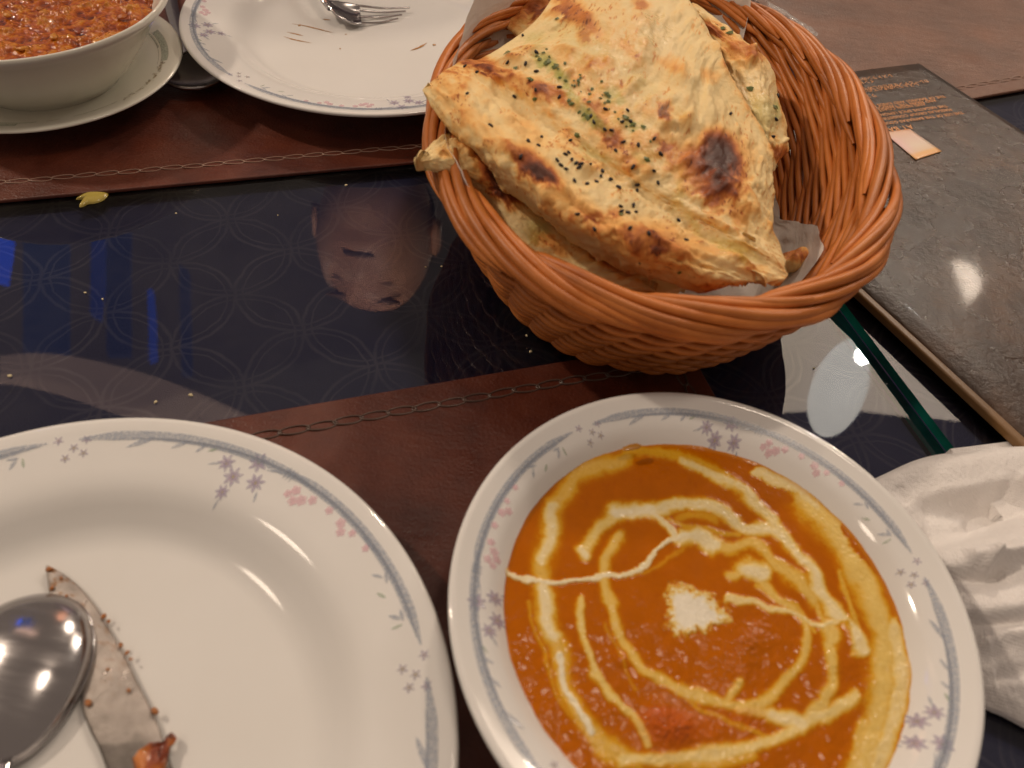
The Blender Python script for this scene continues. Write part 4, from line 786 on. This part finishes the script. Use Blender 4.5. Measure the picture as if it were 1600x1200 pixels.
# ------------------------------------------------------------------ wrapper behind the basket
V = surface(ctrl([[(1185, 18, .013), (1205, 24, .020), (1225, 40, .018), (1250, 62, .014)], [(1200, 10, .020), (1225, 20, .026), (1250, 40, .024), (1275, 58, .020)], [(1196, 2, .013), (1228, 18, .015), (1252, 36, .015), (1278, 50, .013)]]), 40, 50)
g = V.reshape(-1, 3).copy(); g[:, 2] += .004*(vnoise(g[:, 0], g[:, 1], .006, 97)-.4)
tag(mesh('plastic_wrapper', g, gridfaces(40, 50), M['wrapper']), 'crumpled clear plastic wrapper on the placemat behind the basket', 'wrapper')

# ------------------------------------------------------------------ towel
TW = [[(1366, 748, .004), (1440, 716, .004), (1520, 703, .004), (1620, 692, .004), (1760, 684, .004)],
 [(1372, 752, .013), (1446, 724, .015), (1524, 712, .016), (1624, 702, .016), (1765, 694, .016)],
 [(1390, 785, .013), (1462, 765, .014), (1530, 755, .014), (1626, 740, .016), (1770, 730, .018)],
 [(1405, 825, .012), (1474, 812, .010), (1536, 808, .006), (1610, 785, .012), (1775, 770, .022)],
 [(1420, 862, .013), (1484, 848, .018), (1548, 826, .020), (1625, 806, .025), (1780, 800, .028)],
 [(1436, 895, .014), (1500, 880, .023), (1572, 864, .029), (1645, 850, .031), (1790, 845, .030)],
 [(1452, 925, .012), (1512, 918, .019), (1560, 902, .022), (1625, 890, .027), (1800, 880, .026)],
 [(1465, 960, .011), (1528, 955, .021), (1590, 945, .027), (1665, 935, .027), (1810, 930, .026)],
 [(1485, 1010, .010), (1545, 990, .016), (1605, 985, .021), (1680, 985, .021), (1825, 985, .02)],
 [(1498, 1050, .006), (1555, 1050, .012), (1620, 1060, .014), (1690, 1070, .013), (1835, 1080, .012)],
 [(1512, 1090, .003), (1570, 1108, .006), (1632, 1135, .006), (1700, 1165, .006), (1840, 1180, .006)],
 [(1520, 1100, .002), (1576, 1124, .002), (1640, 1158, .002), (1705, 1190, .002), (1840, 1200, .002)]]
G = surface(ctrl(TW), 260, 220); g = G.reshape(-1, 3).copy(); pq = proj(g); pq = pq+np.stack([vnoise(g[:, 0], g[:, 1], .03, 98, 3)-.5, vnoise(g[:, 0], g[:, 1], .03, 97, 3)-.5], -1)*30
cz = .0022*(vnoise(g[:, 0], g[:, 1], .03, 96, 2)-.5)+.0008*(vnoise(g[:, 0], g[:, 1], .006, 95, 3)-.5)+.0005*(vnoise(g[:, 0], g[:, 1], .0013, 99, 2)-.5)
for pts, w, hh in (([(1415, 858), (1480, 838), (1550, 812), (1630, 790), (1760, 770)], 16, -.0060), ([(1440, 812), (1500, 790), (1545, 812)], 20, -.0035), ([(1500, 880), (1540, 868), (1600, 858), (1700, 850)], 12, .0050), ([(1470, 905), (1530, 905), (1580, 895)], 10, -.0045), ([(1538, 905), (1546, 880), (1556, 858)], 9, .0040),
                   ([(1505, 965), (1560, 968), (1640, 955)], 12, -.0040), ([(1530, 1010), (1580, 990), (1660, 1000)], 14, .0030), ([(1455, 770), (1530, 750), (1640, 735)], 12, .0016), ([(1400, 760), (1425, 790)], 9, -.0014), ([(1560, 1060), (1620, 1050)], 12, -.0022), ([(1590, 730), (1560, 790), (1556, 815)], 10, -.0020)):
    d, t = polydist(pq, spline(pts, 40)); cz = cz+hh*np.exp(-(d/w)**2)*np.clip(np.minimum(t, 1-t)*8+.15, 0, 1)
g[:, 2] += cz*sstep(0, .08, np.repeat(np.linspace(0, 1, 260), 220)); g[:, 2] = np.maximum(g[:, 2], np.where((g[:, :2]-E0)@en > -.004, .0078, .0014))
tw = mesh('hand_towel', g, gridfaces(260, 220), M['towel'], up=True); solid(tw, .0011, -1); tag(tw, 'crumpled white cotton hand towel lying right of the curry bowl', 'towel')
for i_, (a, b_, r_) in enumerate([(1548, 866, .0016), (1500, 895, .0009), (1582, 776, .0006)]):
    pass

# ------------------------------------------------------------------ what the glass mirrors: diner, lit panels, bulb, added shapes
fc = RP(588, 362, .40); hd = math.hypot(fc[0], fc[1])
dn = empty('person', (fc[0], fc[1]+.02, -.30)); tag(dn, 'bald browed diner in a grey shirt facing the camera, mirrored in the dark glass', 'person')
dn['label'] = 'diner with short dark hair and grey shirt, mirrored in the dark glass'
nU, nV_ = 72, 54; A, B = np.meshgrid(np.linspace(0, 2*math.pi, nU, endpoint=False), np.linspace(-math.pi/2, math.pi/2, nV_), indexing='ij')
hx, hy, hz = np.cos(A)*np.cos(B), np.sin(A)*np.cos(B), np.sin(B)                     # face looks to -y
x = .078*np.sign(hx)*np.abs(hx)**.82*(1-.16*np.clip(-hz, 0, 1)**1.5); y = .098*hy; z = .118*hz
f_ = np.clip(-hy, 0, 1)
y -= .013*np.exp(-(x/.012)**2-((z+.012)/.022)**2)*f_; y += .010*(np.exp(-((x-.031)/.015)**2-((z-.014)/.012)**2)+np.exp(-((x+.031)/.015)**2-((z-.014)/.012)**2))*f_
y -= .006*np.exp(-(z-.036)**2/.0001)*f_; y -= .005*np.exp(-(x/.022)**2-((z+.052)/.008)**2)*f_; y -= .010*np.exp(-(x/.022)**2-((z+.098)/.016)**2)*f_
hV = np.stack([fc[0]+x, fc[1]+y, fc[2]+z], -1)
adopt(mesh('head', hV, gridfaces(nU, nV_, True, False), M['skin']), dn)
hm_ = (hz > .86) | ((hy > .1) & (hz > -.3)); hs_ = np.where(hm_, 1.045, .97)[..., None]; hc = np.array([fc[0], fc[1], fc[2]])
adopt(mesh('hair', hc+(hV-hc)*hs_, gridfaces(nU, nV_, True, False), M['hair']), dn)
for sx in (-1, 1):
    adopt(pebble('ear', (fc[0]+sx*.082, fc[1]+.005, fc[2]+.0), (.008, .016, .030), M['skin'], None, None, 3, .6, 0.0), dn)
    adopt(pebble('eyebrow', (fc[0]+sx*.032, fc[1]-.094, fc[2]+.036), (.018, .004, .004), M['brow'], None, None, 3, .6, 0.0), dn)
    adopt(pebble('eye', (fc[0]+sx*.030, fc[1]-.080, fc[2]+.014), (.012, .006, .006), M['brow'], None, None, 3, .6, 0.0), dn)
adopt(pebble('moustache', (fc[0], fc[1]-.094, fc[2]-.040), (.020, .005, .004), M['brow'], None, None, 3, .6, 0.0), dn)
tz = [( -.115, .055, .055), (-.16, .075, .07), (-.20, .20, .10), (-.26, .22, .12), (-.50, .19, .12), (-.76, .19, .13)]
V = np.array([[(fc[0]+a*math.cos(t), fc[1]+.03+b_*math.sin(t), fc[2]+z_) for t in np.linspace(0, 2*math.pi, 30, endpoint=False)] for z_, a, b_ in tz])
adopt(mesh('shirt', V, gridfaces(6, 30, False, True), M['shirt']), dn)
sl = bpy.data.lights.new('diner_fill_spot', 'SPOT'); sl.energy = 80; sl.spot_size = math.radians(34); sl.spot_blend = .5; sl.shadow_soft_size = .05; sl.color = (1, .78, .62)  # unseen spot added to brighten the diner's face in the glass
so_ = bpy.data.objects.new('diner_fill_spot', sl); COL.objects.link(so_); so_.location = (fc[0]+.10, fc[1]-.85, fc[2]+.22); so_.rotation_euler = (Vector(fc)-so_.location).to_track_quat('-Z', 'Y').to_euler()
def quad(name, pts, m, th=.02, z0=0):
    V = [np.array(p, float) for p in pts]; nrm = np.cross(V[1]-V[0], V[2]-V[0]); nrm /= np.linalg.norm(nrm); k = len(V)
    return mesh(name, V+[v+nrm*th for v in V], [list(range(k)), [k+i for i in range(k)][::-1]]+[[i, (i+1) % k, k+(i+1) % k, k+i] for i in range(k)], m, smooth=False)
ZC = 1.62
tag(quad('ceiling_light_panel', [RP(1165, 430, ZC), RP(1175, 560, ZC), RP(1205, 640, ZC), RP(1330, 634, ZC), RP(1500, 656, ZC), RP(1525, 600, ZC), RP(1470, 420, ZC)], M['panel']), 'warm lit ceiling panel mirrored in the glass right of the basket', 'ceiling light')
tag(quad('reflection_blocker', [RP(1462, 232, 1.35, .0146), RP(1540, 240, 1.35, .0146), RP(1640, 280, 1.35, .0146), RP(1660, 420, 1.35, .0146), RP(1570, 345, 1.35, .0146), RP(1475, 290, 1.35, .0146)], M['wood']), 'unseen dark beam mirrored in the glossy menu cover', 'blocker')  # unseen board added to darken part of the menu's reflection
lp = tag(empty('sleeve_stand_in', tuple(RP(1300, 600, 1.1))), 'glowing white stand-in for a mirrored sleeve, with a bulb, beside the green glass edge', 'lamp')
pth = np.array([RP(1335-48*t, 535+140*t, 1.12-.12*t) for t in np.linspace(0, 1, 14)]); v, f = tube_data(pth, .062*np.sqrt(np.clip(np.sin(np.linspace(0.0001, 3.141, 14)), 1e-5, 1)), 24); adopt(mesh('glowing_capsule', v, f, M['capsule']), lp)  # glowing capsule added in place of the mirrored white sleeve
q = RP(1350, 556, .88); adopt(pebble('bulb', tuple(q), (.017, .017, .017), M['bulb'], None, None, 2), lp)
for k_, (pts, mm) in enumerate([([(-20, 330), (26, 335), (22, 400), (14, 448), (-20, 440)], 'blue'), ([(146, 345), (166, 350), (166, 450), (160, 505), (144, 495)], 'blue2b'), ([(168, 350), (206, 350), (206, 560), (170, 560)], 'blue2'), ([(233, 460), (241, 458), (245, 500), (247, 565), (236, 570)], 'blueb'), ([(282, 420), (298, 430), (302, 590), (286, 590)], 'blue2'), ([(40, 350), (110, 350), (110, 560), (40, 560)], 'blue2c')]):
    if mm not in M:
        e_ = {'blue2b': ((.03, .12, .62), .8), 'blueb': ((.03, .12, .75), 1.6), 'blue2c': ((.04, .12, .34), .65)}[mm]; M[mm] = mat('blue_panel_'+mm, (.02, .03, .1), .6, emit=e_[0], es=e_[1])[0]
    zb = 1.5; tag(quad('blue_light_strip', [RP(a, b_, zb) for a, b_ in pts], M[mm]), ['brightest blue light strip mirrored at the left edge of the glass', 'deep blue light strip mirrored in the middle of the left glass', 'broad dim blue strip mirrored beside the deep blue one', 'short narrow bright blue light strip mirrored above the plate', 'dim blue strip mirrored nearest to the mirrored face', 'widest faint blue strip mirrored left of the deep blue one'][k_], 'light strip', 'blue light strips on the ceiling')
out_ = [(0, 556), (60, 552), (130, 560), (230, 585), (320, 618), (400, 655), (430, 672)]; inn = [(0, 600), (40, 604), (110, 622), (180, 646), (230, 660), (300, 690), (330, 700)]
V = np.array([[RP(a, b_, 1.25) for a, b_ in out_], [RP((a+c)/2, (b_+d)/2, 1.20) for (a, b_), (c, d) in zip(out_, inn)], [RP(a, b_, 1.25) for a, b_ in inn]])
ar = mesh('ceiling_arch', surface(V, 16, 50), gridfaces(16, 50), M['arch']); solid(ar, .03, 1); tag(ar, 'curved brown ceiling arch with a soft glow of its own mirrored in the glass above the near plate', 'arch')
